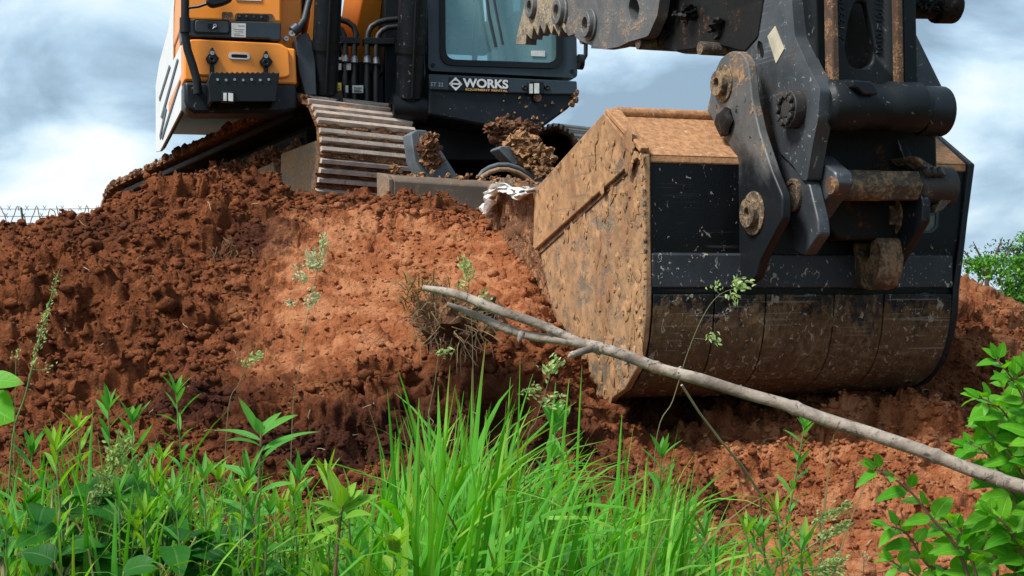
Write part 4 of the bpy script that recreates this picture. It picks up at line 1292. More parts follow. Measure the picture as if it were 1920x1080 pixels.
# load of soil inside
ld = MB(); lump_cluster(ld, [B.pt(.36, .9, .22), B.pt(W * .5, .95, .25), B.pt(W - .36, .9, .22)], .24, 120, 8); lump_cluster(ld, [B.pt(.22, 1.45, .36), B.pt(W * .5, 1.5, .36), B.pt(W - .22, 1.45, .36)], .12, 140, 18)
ld.build('soil_load', M['mudclump'], BUCKET)
tt = MB()
for i in range(5):
    xx = .12 + (W - .24) * i / 4; y0, z0 = ty[-1]
    tt.prism([B.pt(xx - .05, y0 - .05, z0), B.pt(xx + .05, y0 - .05, z0), B.pt(xx + .03, y0 + .12, z0 + .16), B.pt(xx - .03, y0 + .12, z0 + .16)], B.d * .05 + B.k * -.01)
tt.build('bucket_tooth', M['mudpin'], BUCKET, .004)
# small rounded plate on the back
pl = MB(); pl.prism(B.fronts(round_poly([(1712, 416), (1735, 408), (1757, 396), (1755, 424), (1746, 433), (1711, 433)], 4), -.004), B.d * .012); 
pl.build('rating_plate', plain('pale_green_plate', (.13, .16, .12), .5), BUCKET, .003)
pl = MB(); px = round_poly([(1708, 418), (1735, 405), (1761, 392), (1759, 426), (1748, 437), (1707, 437)], 5); pin = round_poly([(1713, 420), (1737, 409.5), (1756, 399), (1754, 424), (1745, 432), (1712, 432)], 4)
pl.prism(B.fronts(px, -.010), B.d * .012, [B.fronts(pin, -.010)]); pl.build('plate_frame', M['grey'], BUCKET)
# ears
xe = B.loc(B.front(1386, 290, 0))[0]
ear_px = round_poly([(1324, 206), (1331, 182), (1337, 142), (1350, 110), (1370, 95), (1389, 97), (1402, 118), (1410, 190), (1424, 250), (1447, 320), (1467, 368), (1466, 412), (1447, 448), (1424, 492), (1418, 520), (1384, 545), (1384, 300)], 8, 3)
for k, xx in enumerate((xe, xe + .60)):
    ea = MB(); pp = [bs(u, v, xe) + B.w * (xx - xe) for u, v in ear_px]
    ea.prism(pp, B.w * .038)
    EA = ea.build('bucket_ear', M['ear'] if k == 0 else M['black'], BUCKET, .006)
    for (u, v, ro, ri) in ((1357, 157, .050, .021), (1414, 400, .056, .020)):
        bo = MB(); c0 = bs(u, v, xe) + B.w * (xx - xe)
        bo.ring(c0 + B.w * .05, B.w, ro, ri, -.085, 28)
        bo.ring(c0 + B.w * .0, B.w, ro * 1.5, ro * .8, -.008, 28)
        bo.tube([c0 - B.w * .0, c0 + B.w * .05], ri * .98, 14)
        bo.build('ear_boss', M['mudpin'], BUCKET, .003)
    if k == 0:
        lu = MB(); v_, f_ = lump_verts(2, 3, .35); c0 = bs(1364, 228, xe)
        lu.add([c0 + B.d * p[1] * .06 + B.k * p[2] * .055 + B.w * (p[0] * .03 - .01) for p in v_], [tuple(z) for z in f_])
        lu.build('mud_plug', M['thumbdark'], BUCKET)
# lifting hook
xh = B.loc(B.front(1600, 500, 0))[0]
hk = MB(); hp = [(1641, 444), (1650, 452), (1653, 480), (1648, 520), (1636, 541), (1622, 545), (1604, 534), (1590, 512), (1586, 482), (1590, 460), (1604, 452), (1606, 474), (1613, 488), (1624, 489), (1630, 478), (1632, 446)]
hk.prism([bs(u, v, xh) for u, v in round_poly(hp, 12, 4)], B.w * .105)
hk.build('lifting_hook', M['mudpin'], BUCKET, .008)

# ---------------------------------------------------------------- coupler, links and thumb
xk = xe + .115
lk = MB()
lp = round_poly([(1392, 60), (1400, 20), (1440, -80), (1480, -60), (1490, 68), (1512, 118), (1538, 168), (1534, 222), (1524, 270), (1513, 338), (1505, 338), (1488, 312), (1461, 285), (1442, 220), (1420, 130), (1396, 100)], 6, 3)
hole = [B.side(u, v, xk) for u, v in round_poly([(1421, 75), (1429, 80), (1433, 100), (1429, 113), (1422, 108), (1419, 90)], 3, 2)]
lk.prism([B.side(u, v, xk) for u, v in lp], B.w * .06, [hole])
LK = lk.build('link_plate', M['steel'], EX, .008)
stk = MB(); stk.prism([B.side(u, v, xk) for u, v in ((1440, 68), (1454, 49), (1471, 92), (1456, 119))], B.w * -.003); stk.build('inspection_sticker', M['stickertan'], LK)
nt = MB(); c0 = B.side(1494, 205, xk); nt.ring(c0, B.w, .072, .03, -.045, 26)
for i in range(10):
    a = i * .628; nt.tube([c0 - B.w * .045 + (B.d * math.cos(a) + B.k * math.sin(a)) * .052, c0 - B.w * .06 + (B.d * math.cos(a) + B.k * math.sin(a)) * .052], .014, 8)
nt.tube([c0, c0 - B.w * .05], .032, 16)
nt.build('link_pin', M['darkpin'], LK, .003)
# dark jaw plates of the coupler
jw = MB()
jp = round_poly([(1418, 120), (1440, 215), (1462, 285), (1490, 315), (1512, 345), (1528, 412), (1530, 440), (1502, 480), (1484, 470), (1476, 420), (1470, 350), (1440, 290), (1418, 230), (1404, 140)], 6, 3)
for dx in (.012, ): jw.prism([B.side(u, v, xk) + B.w * dx for u, v in jp], B.w * .05)
JW = jw.build('coupler_jaw', M['steel'], EX, .006)
pn = MB(); c0 = B.side(1489, 366, xk + .012); pn.ring(c0, B.w, .062, .045, -.012, 26); pn.tube([c0 + B.w * .02, c0 - B.w * .008], .044, 22); pn.build('jaw_pin', M['mudpin'], JW)
# central casting
qc = -.34
cs = MB()
slot = round_poly([(1604, 3), (1624, 3), (1633, 40), (1641, 88), (1636, 120), (1614, 131), (1594, 122), (1585, 92), (1592, 40)], 10, 4)
cs.prism(B.fronts([(1558, -260), (1690, -260), (1692, 165), (1560, 165)], qc), B.d * .04, [B.fronts(slot, qc)])
cs.prism(B.fronts([(1520, -260), (1556, -260), (1562, 160), (1534, 165)], qc + .05), B.d * .16)
cs.prism(B.fronts([(1690, -260), (1712, -260), (1722, 165), (1694, 165)], qc + .08), B.d * .14)
CS = cs.build('link_casting', M['casting'], EX, .008)
rb = MB()
rb.prism(B.fronts([(1556, -260), (1567, -260), (1575, 160), (1563, 160)], qc - .035), B.d * .06)
rb.prism(B.fronts([(1677, -260), (1688, -260), (1696, 165), (1685, 165)], qc - .035), B.d * .06)
rb.build('casting_rib', M['rust'], CS, .005)
tb = MB()
c0, c1 = B.front(1540, 197, qc), B.front(1727, 202, qc)
L_ = (c1 - c0)
tb.tube([c0, c0 + L_ * .03, c0 + L_ * .05, c0 + L_ * .33, c0 + L_ * .38, c0 + L_ * .62, c0 + L_ * .66, c0 + L_ * .95, c1], [.078, .09, .096, .096, .084, .084, .095, .095, .08], 36)
tb.build('pivot_tube', M['casting'], CS)
lu = MB(); lu.prism(B.fronts([(1598, 150), (1634, 152), (1646, 166), (1646, 178), (1620, 178), (1608, 166), (1600, 164)], qc - .11), B.d * .10); lu.build('stop_lug', M['black'], CS, .006)
o_ = B.front(1581, 78, qc)
lettering('A1997H', 'cast_number', M['black'], CS, B.front(1583, 76, qc), B.k, -B.w, .026, .165, depth=.008)
lettering('10101-10118', 'cast_number', M['black'], CS, B.front(1653, 100, qc), B.k, -B.w, .026, .215, depth=.008)
# right link arm and end cap
ra = MB()
ra.prism(B.fronts(round_poly([(1690, 18), (1698, 22), (1772, 172), (1781, 200), (1776, 240), (1752, 248), (1738, 210), (1690, 70)], 5, 2), qc + .10), B.d * .06)
RA = ra.build('link_arm', M['steel'], EX, .008)
ec = MB(); c0 = B.front(1742, 208, qc + .02); ec.ring(c0 - B.w * .05, B.w, .095, .04, .11, 30); ec.tube([c0 - B.w * .02, c0 + B.w * .075], [.06, .05], 20); ec.build('link_end_cap', M['black'], RA, .006)
# pin end sticking out at the upper right
pe = MB(); c0, c1 = B.front(1690, 8, -.15), B.front(1795, 10, -.15)
pe.tube([c0, c0.lerp(c1, .55), c0.lerp(c1, .6), c0.lerp(c1, .93), c1], [.055, .055, .072, .072, .05], 22)
PE = pe.build('cylinder_pin', M['thumbdark'], EX, .004)
lump = MB(); lump_cluster(lump, [B.front(1730, 8, -.2), B.front(1785, 18, -.2)], .05, 20, 5); lump.build('pin_mud', M['thumbdark'], PE)
# dark body of the coupler behind the casting, and an added slot backing
bd_ = MB()
bd_.prism(B.fronts(round_poly([(1520, 200), (1755, 205), (1758, 320), (1720, 420), (1690, 450), (1570, 450), (1535, 400), (1520, 300)], 10, 3), -.16), B.d * .15)
bd_.prism(B.fronts([(1420, -120), (1700, -120), (1700, 200), (1540, 200), (1440, 150)], .02), B.d * .3)  # dark backing added so the casting slot looks black instead of showing sky
bd_.build('coupler_body_and_backing', M['thumbdark'], EX, .01)
# lower cross bar with its brackets
hb = MB(); xq = B.loc(B.front(1520, 340, -.22))[0]
hpx = round_poly([(1513, 294), (1530, 291), (1552, 312), (1566, 322), (1568, 346), (1556, 366), (1540, 388), (1524, 412), (1506, 396), (1492, 342)], 6, 3)
hb.prism([B.side(u, v, xq) for u, v in hpx], B.w * .075)
HB = hb.build('latch_bracket', M['steel'], EX, .008)
pn = MB(); c0 = B.side(1560, 348, xq); pn.tube([c0 + B.w * .01, c0 - B.w * .008], .034, 20); pn.build('latch_pin', M['rust'], HB, .002)
qb = -.27
c0, c1 = B.front(1556, 347, qb), B.front(1790, 350, qb)
L_ = c1 - c0
br = MB(); br.tube([c0, c0 + L_ * .06, c0 + L_ * .10, c0 + L_ * .38], [.072, .066, .058, .058], 26); br.build('cross_bar', M['mudpin'], EX)
br = MB(); br.tube([c0 + L_ * .37, c0 + L_ * .67], .063, 6); br.build('hex_coupling', M['mudpin'], EX, .005)
br = MB(); br.tube([c0 + L_ * .665, c0 + L_ * .69, c0 + L_ * .72, c0 + L_ * .95], [.05, .062, .072, .076], 26)
for i in range(3): br.tube([c0 + L_ * (.69 + .05 * i) - B.d * .06 + B.k * .045, c0 + L_ * (.71 + .05 * i) - B.d * .075 + B.k * .055], .022, 10)
br.build('bar_collar', M['darkpin'], EX, .003)
rbk = MB(); xq2 = B.loc(B.front(1768, 350, qb))[0]
rbk.prism(B.fronts(round_poly([(1711, 292), (1722, 294), (1778, 328), (1790, 346), (1788, 372), (1768, 394), (1752, 400), (1764, 376), (1770, 350), (1762, 338)], 5, 2), qb - .05), B.d * .16)
rbk.build('bar_bracket', M['mudpin'], EX, .006)
# thumb
xt = xe + .02
tp1 = round_poly([(1246, -60), (1232, 30), (1215, 68), (1180, 78), (1160, 88), (1131, 93), (1112, 87), (1086, 76), (1075, 66)], 5, 2) + \
    [(1066, 68), (1056, 52), (1052, 69), (1042, 49), (1038, 66), (1029, 43), (1024, 64), (1016, 46), (1012, 67), (1004, 49), (1000, 74), (991, 64), (989, 84), (971, 83), (973, 66), (984, 22), (998, -60)]
hl = [B.side(u, v, xt) for u, v in round_poly([(1181, -2), (1194, -2), (1199, 15), (1196, 36), (1190, 44), (1182, 36), (1178, 15)], 4, 2)]
th = MB(); th.prism([B.side(u, v, xt) for u, v in tp1], B.w * .05, [hl])
TH = th.build('thumb', M['thumb'], EX, .005)
tpt = MB(); tpt.prism([B.side(u, v, xt) for u, v in ((1062, -60), (1058, 30), (1064, 62), (1056, 50), (1052, 69), (1042, 49), (1038, 66), (1029, 43), (1024, 64), (1016, 46), (1012, 67), (1004, 49), (1000, 74), (991, 64), (989, 84), (971, 83), (973, 66), (984, 22), (998, -60))], B.w * -.012)
tpt.build('serrated_tip', M['thumbtip'], TH, .003)
for u, v, ro in ((1003, 14, .055), (1054, 23, .062), (1108, 47, .060)):
    bo = MB(); c0 = B.side(u, v, xt); bo.ring(c0 + B.w * .02, B.w, ro, ro * .58, -.055, 28); bo.ring(c0, B.w, ro * 1.25, ro * .9, -.012, 28); bo.tube([c0 + B.w * .03, c0 - B.w * .004], ro * .58, 20)
    bo.build('thumb_boss', M['thumb'], TH, .003)
th2 = MB(); th2.prism([B.side(u, v, xt) + B.w * .42 for u, v in tp1], B.w * .05)
th2.build('thumb', M['thumb'], EX, .005)
tk = MB()
tk.prism([B.side(u, v, xt + .09) for u, v in round_poly([(1150, -60), (1150, 62), (1182, 76), (1238, 84), (1262, 97), (1300, 92), (1345, 84), (1396, 97), (1420, 70), (1440, -60)], 5, 2)], B.w * .3)
TK = tk.build('thumb_base', M['thumbdark'], EX, .01)
for u, v in ((1196, 81), (1090, 72), (1312, 90)):
    sp_ = MB(); sp_.tube([B.side(u, v, xt + .01), B.side(u, v, xt + .01) + B.w * .46], .028, 12)
    sp_.build('thumb_crosspin', M['mudpin'], TK)
lump = MB(); lump_cluster(lump, [B.side(1230, 40, xt + .08), B.side(1300, 30, xt + .08), B.side(1370, 60, xt + .08)], .06, 40, 6); lump.build('thumb_mud', M['thumbdark'], TK)
tc_ = MB(); tc_.tube([B.pt(xt + .28, .42, 1.12), B.pt(xt + .3, .55, 2.3)], .06, 16); tc_.build('thumb_cylinder', M['cleanblack'], EX)

# ---------------------------------------------------------------- white plastic on the bucket lip
pv = MB()
nU, nV = 26, 12
rng = random.Random(9)
A = [bs(u, v, -.012) for u, v in ((915, 398), (921, 365), (936, 341), (955, 346), (978, 352), (1000, 354))]
Bp = [bs(u, v, -.03) for u, v in ((921, 408), (929, 372), (942, 354), (960, 362), (975, 374), (1003, 360))]
vs = []
for i in range(nU + 1):
    t = i / nU * (len(A) - 1); k = min(int(t), len(A) - 2); f = t - k
    a, b = A[k].lerp(A[k + 1], f), Bp[k].lerp(Bp[k + 1], f)
    for j in range(nV + 1):
        s = j / nV
        p = a.lerp(b, s)
        w = .022 * math.sin(s * 14 + 3 * math.sin(i * .5)) + .012 * math.sin(i * 1.3 + s * 5)
        p = p - B.w * (w + .015) + B.k * .008 * math.sin(i * .9 + j)
        vs.append(p)
fs = [(i * (nV + 1) + j, (i + 1) * (nV + 1) + j, (i + 1) * (nV + 1) + j + 1, i * (nV + 1) + j + 1) for i in range(nU) for j in range(nV)]
pv.add(vs, fs)
pvo = pv.build('plastic_sheet', weathered('dirty_white_plastic', (.72, .70, .67), (.42, .27, .16), .28, 14, rough=.35, bump=.1), None, angle=80, org=True)
sol = pvo.modifiers.new('thickness', 'SOLIDIFY'); sol.thickness = .002
tag(pvo, 'crumpled strip of dirty white plastic caught on the muddy bucket lip', 'plastic')

# mud is stuff nobody could count
for o in bpy.data.objects:
    if o.parent and any(w in o.name for w in ('packed_mud', 'thumb_mud', 'pin_mud', 'mud_splash', 'mud_ridge', 'mud_clump', 'mud_cake', 'soil_load')):
        o['kind'] = 'stuff'
# ================================================================== VEGETATION
M['grass'] = leafmat('grass_blade', (.060, .32, .016), (.15, .52, .035), .42, .40, tip=(.30, .62, .07))
M['weed'] = leafmat('weed_leaf', (.07, .30, .035), (.15, .44, .06), .40, .42)
M['weedpale'] = leafmat('pale_weed_leaf', (.17, .40, .03), (.30, .52, .045), .42, .42)
M['broad'] = leafmat('broad_leaf', (.012, .10, .008), (.040, .20, .014), .30, .5, veins=16)
M['shrub'] = leafmat('shrub_leaf', (.075, .34, .015), (.22, .58, .04), .45, .42, veins=14)
M['vine'] = leafmat('vine_leaf', (.030, .15, .010), (.11, .36, .022), .40, .55, tip=(.25, .50, .03))
M['treeleaf'] = leafmat('tree_leaf', (.018, .06, .016), (.045, .12, .03), .3, .6)
M['seed'] = leafmat('seed_head', (.46, .50, .24), (.68, .68, .44), .3, .6)
M['seedgreen'] = leafmat('green_seed_head', (.34, .50, .16), (.55, .66, .30), .3, .6)
M['stem'] = plain('green_stem', (.11, .20, .045), .55)
M['stemred'] = plain('reddish_stem', (.15, .085, .05), .55)
M['stemdry'] = plain('dry_stem', (.34, .27, .15), .6)
M['stemseed'] = plain('seed_stalk_stem', (.15, .14, .06), .6)
M['plume'] = leafmat('plume_spikelet', (.24, .36, .08), (.42, .52, .18), .35, .6)
M['root'] = plain('root_fibre', (.13, .075, .038), .8)
M['drygrass'] = leafmat('dry_grass', (.17, .13, .05), (.30, .25, .10), .25, .7)

def prof_w(t, shape):
    if shape == 'lance': return max(0.03, math.sin(math.pi * min(1, t ** .75 * .97 + .03)) ** .85)
    if shape == 'ovate': return max(0.03, math.sin(math.pi * min(1, t ** .62 * .96 + .04)) ** .75)
    if shape == 'round': return max(0.05, math.sin(math.pi * min(1, t ** .8 * .95 + .05)) ** .55)
    return (1 - t ** 2.2) * (.6 + .4 * min(1, t * 4))      # grass blade

def leaf(mb, p, d, up, L, Wd, droop=.3, fold=.2, n=6, shape='lance', wave=0.0, twist=0.0):
    d = d.normalized(); s = d.cross(up)
    if s.length < 1e-4: s = d.cross(Vector((1, 0, 0)))
    s.normalize(); u2 = s.cross(d)
    vs, fs, lc = [], [], []
    for i in range(n + 1):
        t = i / n
        c = p + d * (L * t) - Vector((0, 0, 1)) * (droop * L * t * t)
        w = Wd * .5 * prof_w(t, shape)
        a = twist * t
        ss = s * math.cos(a) + u2 * math.sin(a); uu = u2 * math.cos(a) - s * math.sin(a)
        wv = wave * Wd * math.sin(t * 9 + L * 300)
        vs += [c - ss * w + uu * (w * fold + wv), c, c + ss * w + uu * (w * fold - wv)]
        lc += [(t, -1.0), (t, 0.0), (t, 1.0)]
    for i in range(n):
        o = i * 3
        fs += [(o, o + 1, o + 4, o + 3), (o + 1, o + 2, o + 5, o + 4)]
    mb.add(vs, fs, lc)

def blade(mb, p, az, L, Wd, th0, th1, n=9, fold=.3, tw=0.0):
    """a grass blade: starts th0 from the vertical and bends to th1 at its tip"""
    h = Vector((math.cos(az), math.sin(az), 0)); s = Vector((-math.sin(az), math.cos(az), 0))
    c = Vector(p); vs, fs, lc = [], [], []
    for i in range(n + 1):
        t = i / n
        th = th0 + (th1 - th0) * t ** 1.7
        d = h * math.sin(th) + Vector((0, 0, 1)) * math.cos(th)
        if i: c = c + d * (L / n)
        nrm = s.cross(d)
        a = tw * t
        ss = s * math.cos(a) + nrm * math.sin(a)
        w = Wd * .5 * prof_w(t, 'grass') + .0004
        vs += [c - ss * w + nrm * w * fold, c.copy(), c + ss * w + nrm * w * fold]
        lc += [(t, -1.0), (t, 0.0), (t, 1.0)]
    for i in range(n):
        o = i * 3
        fs += [(o, o + 1, o + 4, o + 3), (o + 1, o + 2, o + 5, o + 4)]
    mb.add(vs, fs, lc)
    return c

def gp(x, y): return Vector((x, y, ground_z(x, y) - .01))

# ---------------------------------------------------------------- grass
rng = random.Random(21)
def interp(x, pts):
    return float(np.interp(x, [a for a, _ in pts], [b for _, b in pts]))
TOPV = [(0, 870), (120, 850), (230, 820), (330, 840), (450, 890), (560, 920), (640, 900), (700, 850), (760, 790), (820, 740), (880, 740), (950, 800), (1010, 850), (1060, 890), (1110, 860), (1150, 850), (1200, 850), (1260, 900), (1320, 985), (1400, 1040), (1500, 1085), (1920, 1110)]
DENS = [(0, .62), (400, .62), (480, .42), (560, .4), (640, .6), (720, .9), (980, .9), (1060, .65), (1150, .9), (1260, .8), (1330, .35), (1420, .12), (1600, .04), (1920, .04)]
gm = MB(); gm2 = MB()
cnt = 0
while cnt < 2900:
    y = rng.uniform(2.35, 3.75)
    x = rng.uniform(-.55, .40) * y
    u = 960 + x / y * FOC
    if rng.random() > interp(u, DENS): continue
    z0 = ground_z(x, y)
    top = interp(u, TOPV) + (rng.random() ** 1.5) * 230 - (60 if rng.random() < .12 else 0)
    zt = 1.25 + (540 - top) / FOC * y
    L = max(.12, (zt - z0) * rng.uniform(1.0, 1.12))
    bend = rng.random()
    th0 = rng.uniform(0, .16); th1 = rng.uniform(.15, .6) if bend < .50 else rng.uniform(.8, 2.4)
    az = rng.uniform(0, 6.283)
    if 600 < u < 1350 and rng.random() < .6: az = rng.gauss(.25, .7)
    wd = (.006 + .016 * rng.random() ** 1.5) * (.85 if u < 600 else 1.0)
    if th1 > .9: L *= 1.12
    blade(gm if cnt % 7 else gm2, (x, y, z0 - .02), az, L, wd, th0, th1, 9, rng.uniform(.1, .5), rng.uniform(-.9, .9))
    cnt += 1
# short undergrowth hides the soil between the tufts
for i in range(3200):
    y = rng.uniform(2.5, 4.0); x = rng.uniform(-.55, .40) * y; u = 960 + x / y * FOC
    if rng.random() > interp(u, DENS) * 1.0: continue
    z0 = ground_z(x, y)
    zt = 1.25 + (540 - rng.uniform(960, 1130)) / FOC * y
    L = max(.08, (zt - z0)) * rng.uniform(.7, 1.1)
    blade(gm if i % 3 else gm2, (x, y, z0 - .02), rng.uniform(0, 6.28), L, rng.uniform(.005, .012), rng.uniform(0, .5), rng.uniform(.5, 1.9), 7, .3, rng.uniform(-.6, .6))
tag(gm.build('grass', M['grass'], None, angle=180, recalc=False), 'tall fresh green grass growing along the foot of the soil mound', 'grass', kind='stuff')
tag(gm2.build('grass', M['weedpale'], None, angle=180, recalc=False), 'yellow green grass blades mixed into the tall grass', 'grass', kind='stuff')
dm = MB()
for i in range(170):
    y = rng.uniform(2.4, 3.6); x = rng.uniform(-.33, .2) * y; z0 = ground_z(x, y)
    zt = 1.25 + (540 - rng.uniform(820, 1060)) / FOC * y
    blade(dm, (x, y, z0 - .02), rng.uniform(0, 6.28), max(.1, zt - z0) * rng.uniform(.8, 1.2), rng.uniform(.003, .008), rng.uniform(0, .6), rng.uniform(.6, 2.7), 9, .4, rng.uniform(-1.5, 1.5))
tag(dm.build('grass', M['drygrass'], None, angle=180, recalc=False), 'withered straw coloured blades scattered through the green grass', 'grass', kind='stuff')
# bits of root and straw lying on the soil
db = MB()
for i in range(260):
    y = rng.uniform(5.0, 8.2); a = rng.uniform(-.34, .34)
    ii = min(max(int(np.searchsorted(GP[:, GP.shape[1] // 2, 1], y)), 1), GP.shape[0] - 1); jj = int(min(max(49 + (a + .46) / .92 * 1339, 0), GP.shape[1] - 1))
    p = Vector(GP[ii, jj]) + Vector((0, -.004, .006)); az = rng.uniform(0, 6.28); d = Vector((math.cos(az), math.sin(az) * .5, rng.uniform(-.5, .4)))
    P = [p]
    for q in range(4):
        d = (d + Vector((rng.gauss(0, .4), rng.gauss(0, .3), rng.gauss(-.1, .3)))).normalized(); P.append(P[-1] + d * rng.uniform(.008, .022))
    db.tube(P, [.0019, .0018, .0016, .0013, .0008], 4)
tag(db.build('root_litter', M['stemdry'], None), 'short bits of straw and root lying all over the loose soil', 'litter', kind='stuff')
# a few long hero blades that stand out of the tuft
hm = MB()
for (u0, v0, u1, v1, y, w) in ((835, 1000, 908, 655, 2.7, .013), (800, 960, 842, 700, 2.8, .010), (775, 960, 728, 745, 2.7, .010), (770, 970, 785, 760, 2.75, .011), (985, 960, 1040, 730, 2.75, .010),
                               (1010, 900, 1065, 725, 2.8, .010), (700, 960, 560, 850, 2.6, .007), (960, 1080, 1080, 930, 2.5, .007), (1130, 1000, 1165, 790, 2.8, .009), (1240, 1000, 1300, 880, 2.7, .006), (1130, 960, 1060, 830, 2.8, .009),
                               (880, 900, 885, 705, 2.85, .008), (1060, 900, 1090, 700, 2.95, .005), (960, 850, 975, 680, 3.0, .004), (1290, 1040, 1420, 960, 2.6, .006), (1300, 1060, 1460, 1010, 2.6, .006), (1320, 1000, 1400, 1075, 2.55, .006)):
    a = at(u0, v0, y); a.z = ground_z(a.x, a.y); b = at(u1, v1, y + .05)
    a.x = (a.x * .6 + b.x * .4)
    d = b - a; L = d.length * 1.03
    h = Vector((d.x, d.y, 0)); az = math.atan2(h.y, h.x); tilt = math.atan2(h.length, d.z)
    blade(hm, a, az, L, w * 1.35, tilt * .55, tilt * 1.75, 14, .35, rng.uniform(-.5, .5))
tag(hm.build('grass', M['grass'], None, angle=180, recalc=False), 'longest grass blades rising above the rest of the green tuft', 'grass', kind='stuff')

# ---------------------------------------------------------------- weeds with stem and leaves
def stem_curve(base, tip, bow, n=14):
    out = []
    for i in range(n + 1):
        t = i / n
        p = base.lerp(tip, t) + Vector((bow * math.sin(math.pi * t), 0, 0))
        out.append(p)
    return out
def weed(tip_px, Y, base_px, label, nl=16, L=.10, wd=.014, shape='lance', mat_='weed', stem='stem', bow=.0, from_t=.3, seed=1, droop=.45, up0=.9, crown=5, group=None, r=.0028, fold=.25, pair=False, cat='weed', name='leafy_weed'):
    r_ = random.Random(seed)
    tip = at(tip_px[0], tip_px[1], Y)
    b = at(base_px[0], base_px[1], Y)
    b = tip + (b - tip) * ((tip.z - ground_z(b.x, b.y)) / max(.05, tip.z - b.z)) if b.z > ground_z(b.x, b.y) else b
    b.z = ground_z(b.x, b.y) - .01
    root = thing(name, b, label, cat, group)
    pts = stem_curve(b, tip, bow)
    s = MB(); s.tube(pts, [r * (1.2 - .8 * i / (len(pts) - 1)) for i in range(len(pts))], 7)
    s.build('stem', M[stem], root)
    lm_ = MB()
    az = r_.uniform(0, 6.28)
    for i in range(nl):
        t = from_t + (1 - from_t) * (i + .5) / nl
        k = t * (len(pts) - 1); i0 = min(int(k), len(pts) - 2)
        p = pts[i0].lerp(pts[i0 + 1], k - i0)
        az += 2.4 + r_.uniform(-.3, .3)
        reps = (0, math.pi) if pair else (0,)
        for da in reps:
            el = r_.uniform(.25, .7) * up0 + .5 * t
            d = Vector((math.cos(az + da) * math.cos(el), math.sin(az + da) * math.cos(el), math.sin(el)))
            sc_ = (1.0 - .45 * t) * r_.uniform(.75, 1.15)
            leaf(lm_, p, d, Vector((0, 0, 1)), L * 1.3 * sc_, wd * 1.35 * sc_, droop * r_.uniform(.6, 1.3) * (1.15 - .6 * t), fold, 7, shape, .02, r_.uniform(-.4, .4))
    for i in range(crown):
        a = az + i * 6.283 / crown
        el = r_.uniform(.8, 1.3)
        d = Vector((math.cos(a) * math.cos(el), math.sin(a) * math.cos(el), math.sin(el)))
        leaf(lm_, tip - Vector((0, 0, .004)), d, Vector((0, 0, 1)) - d * .5, L * .65 * r_.uniform(.7, 1.1), wd * .8, .15, .4, 6, shape)
    lm_.build('leaves', M[mat_], root, angle=180, recalc=False)
    return root
weed((740, 1030), 2.3, (735, 1080), 'low yellow green weed tip at the bottom edge of the grass', 9, .075, .024, mat_='weedpale', seed=8, crown=7)
weed((330, 735), 2.8, (352, 1000), 'slender weed with whorls of narrow leaves standing against bare brown soil', 26, .085, .010, seed=11, droop=.5, crown=5)
weed((203, 765), 2.8, (210, 1000), 'bushy narrow-leaved weed beside the pale drooping grass plume', 22, .090, .013, seed=12, droop=.35)
weed((248, 790), 2.75, (250, 1000), 'narrow-leaved weed with broad upright green blades, next to the bushy one', 18, .095, .014, seed=13, droop=.3)
weed((145, 800), 2.7, (170, 1000), 'short spiky weed with thin yellowish top leaves', 18, .075, .010, seed=14, droop=.3, mat_='weedpale')
weed((60, 850), 2.6, (50, 1000), 'grassy weed under the large round leaf at the frame edge', 18, .10, .012, seed=15, droop=.35)
weed((410, 895), 2.6, (380, 1060), 'yellow green narrow weed leaning over the dark broad leaves', 16, .085, .012, seed=16, mat_='weedpale')
weed((1240, 855), 2.7, (1228, 1080), 'upright narrow-leaved weed at the edge of the tall grass below the bucket', 24, .085, .012, seed=17, droop=.35, from_t=.2)
weed((1508, 800), 2.7, (1436, 1080), 'lone slender weed with narrow leaves leaning on the bare slope below the branch', 34, .060, .010, seed=18, droop=.3, from_t=.15, bow=.012)
weed((1412, 985), 2.6, (1418, 1080), 'small narrow-leaved side shoot at the foot of the lone slender weed', 14, .06, .009, seed=19)
weed((1042, 790), 2.85, (1030, 1000), 'weed with wide pointed leaves in paired tiers rising out of the grass', 6, .085, .032, 'ovate', pair=True, seed=20, droop=.15, from_t=.4, crown=4)
weed((560, 900), 2.7, (545, 1080), 'thin weed with arching leaves between the reddish stem weed and the grass', 12, .10, .012, seed=22, droop=.5)
rw = random.Random(77)
for i in range(46):
    u = rw.uniform(-10, 690) if i < 38 else rw.uniform(1290, 1520)
    yy = rw.uniform(2.4, 2.95)
    v = (rw.uniform(835, 1000) if u < 690 else rw.uniform(960, 1060)) + (50 if 430 < u < 690 else 0)
    weed((u, v), yy, (u + rw.uniform(-18, 18), v + 220), 'narrow-leaved green weed crowded among others of its kind at the foot of the mound', rw.randint(14, 22), rw.uniform(.075, .11), rw.uniform(.007, .0115), mat_=rw.choice(('weed', 'weed', 'weedpale')),
         seed=100 + i, droop=rw.uniform(.3, .6), from_t=.1, group='narrow-leaved weeds crowded at the foot of the mound', bow=rw.uniform(-.02, .02))

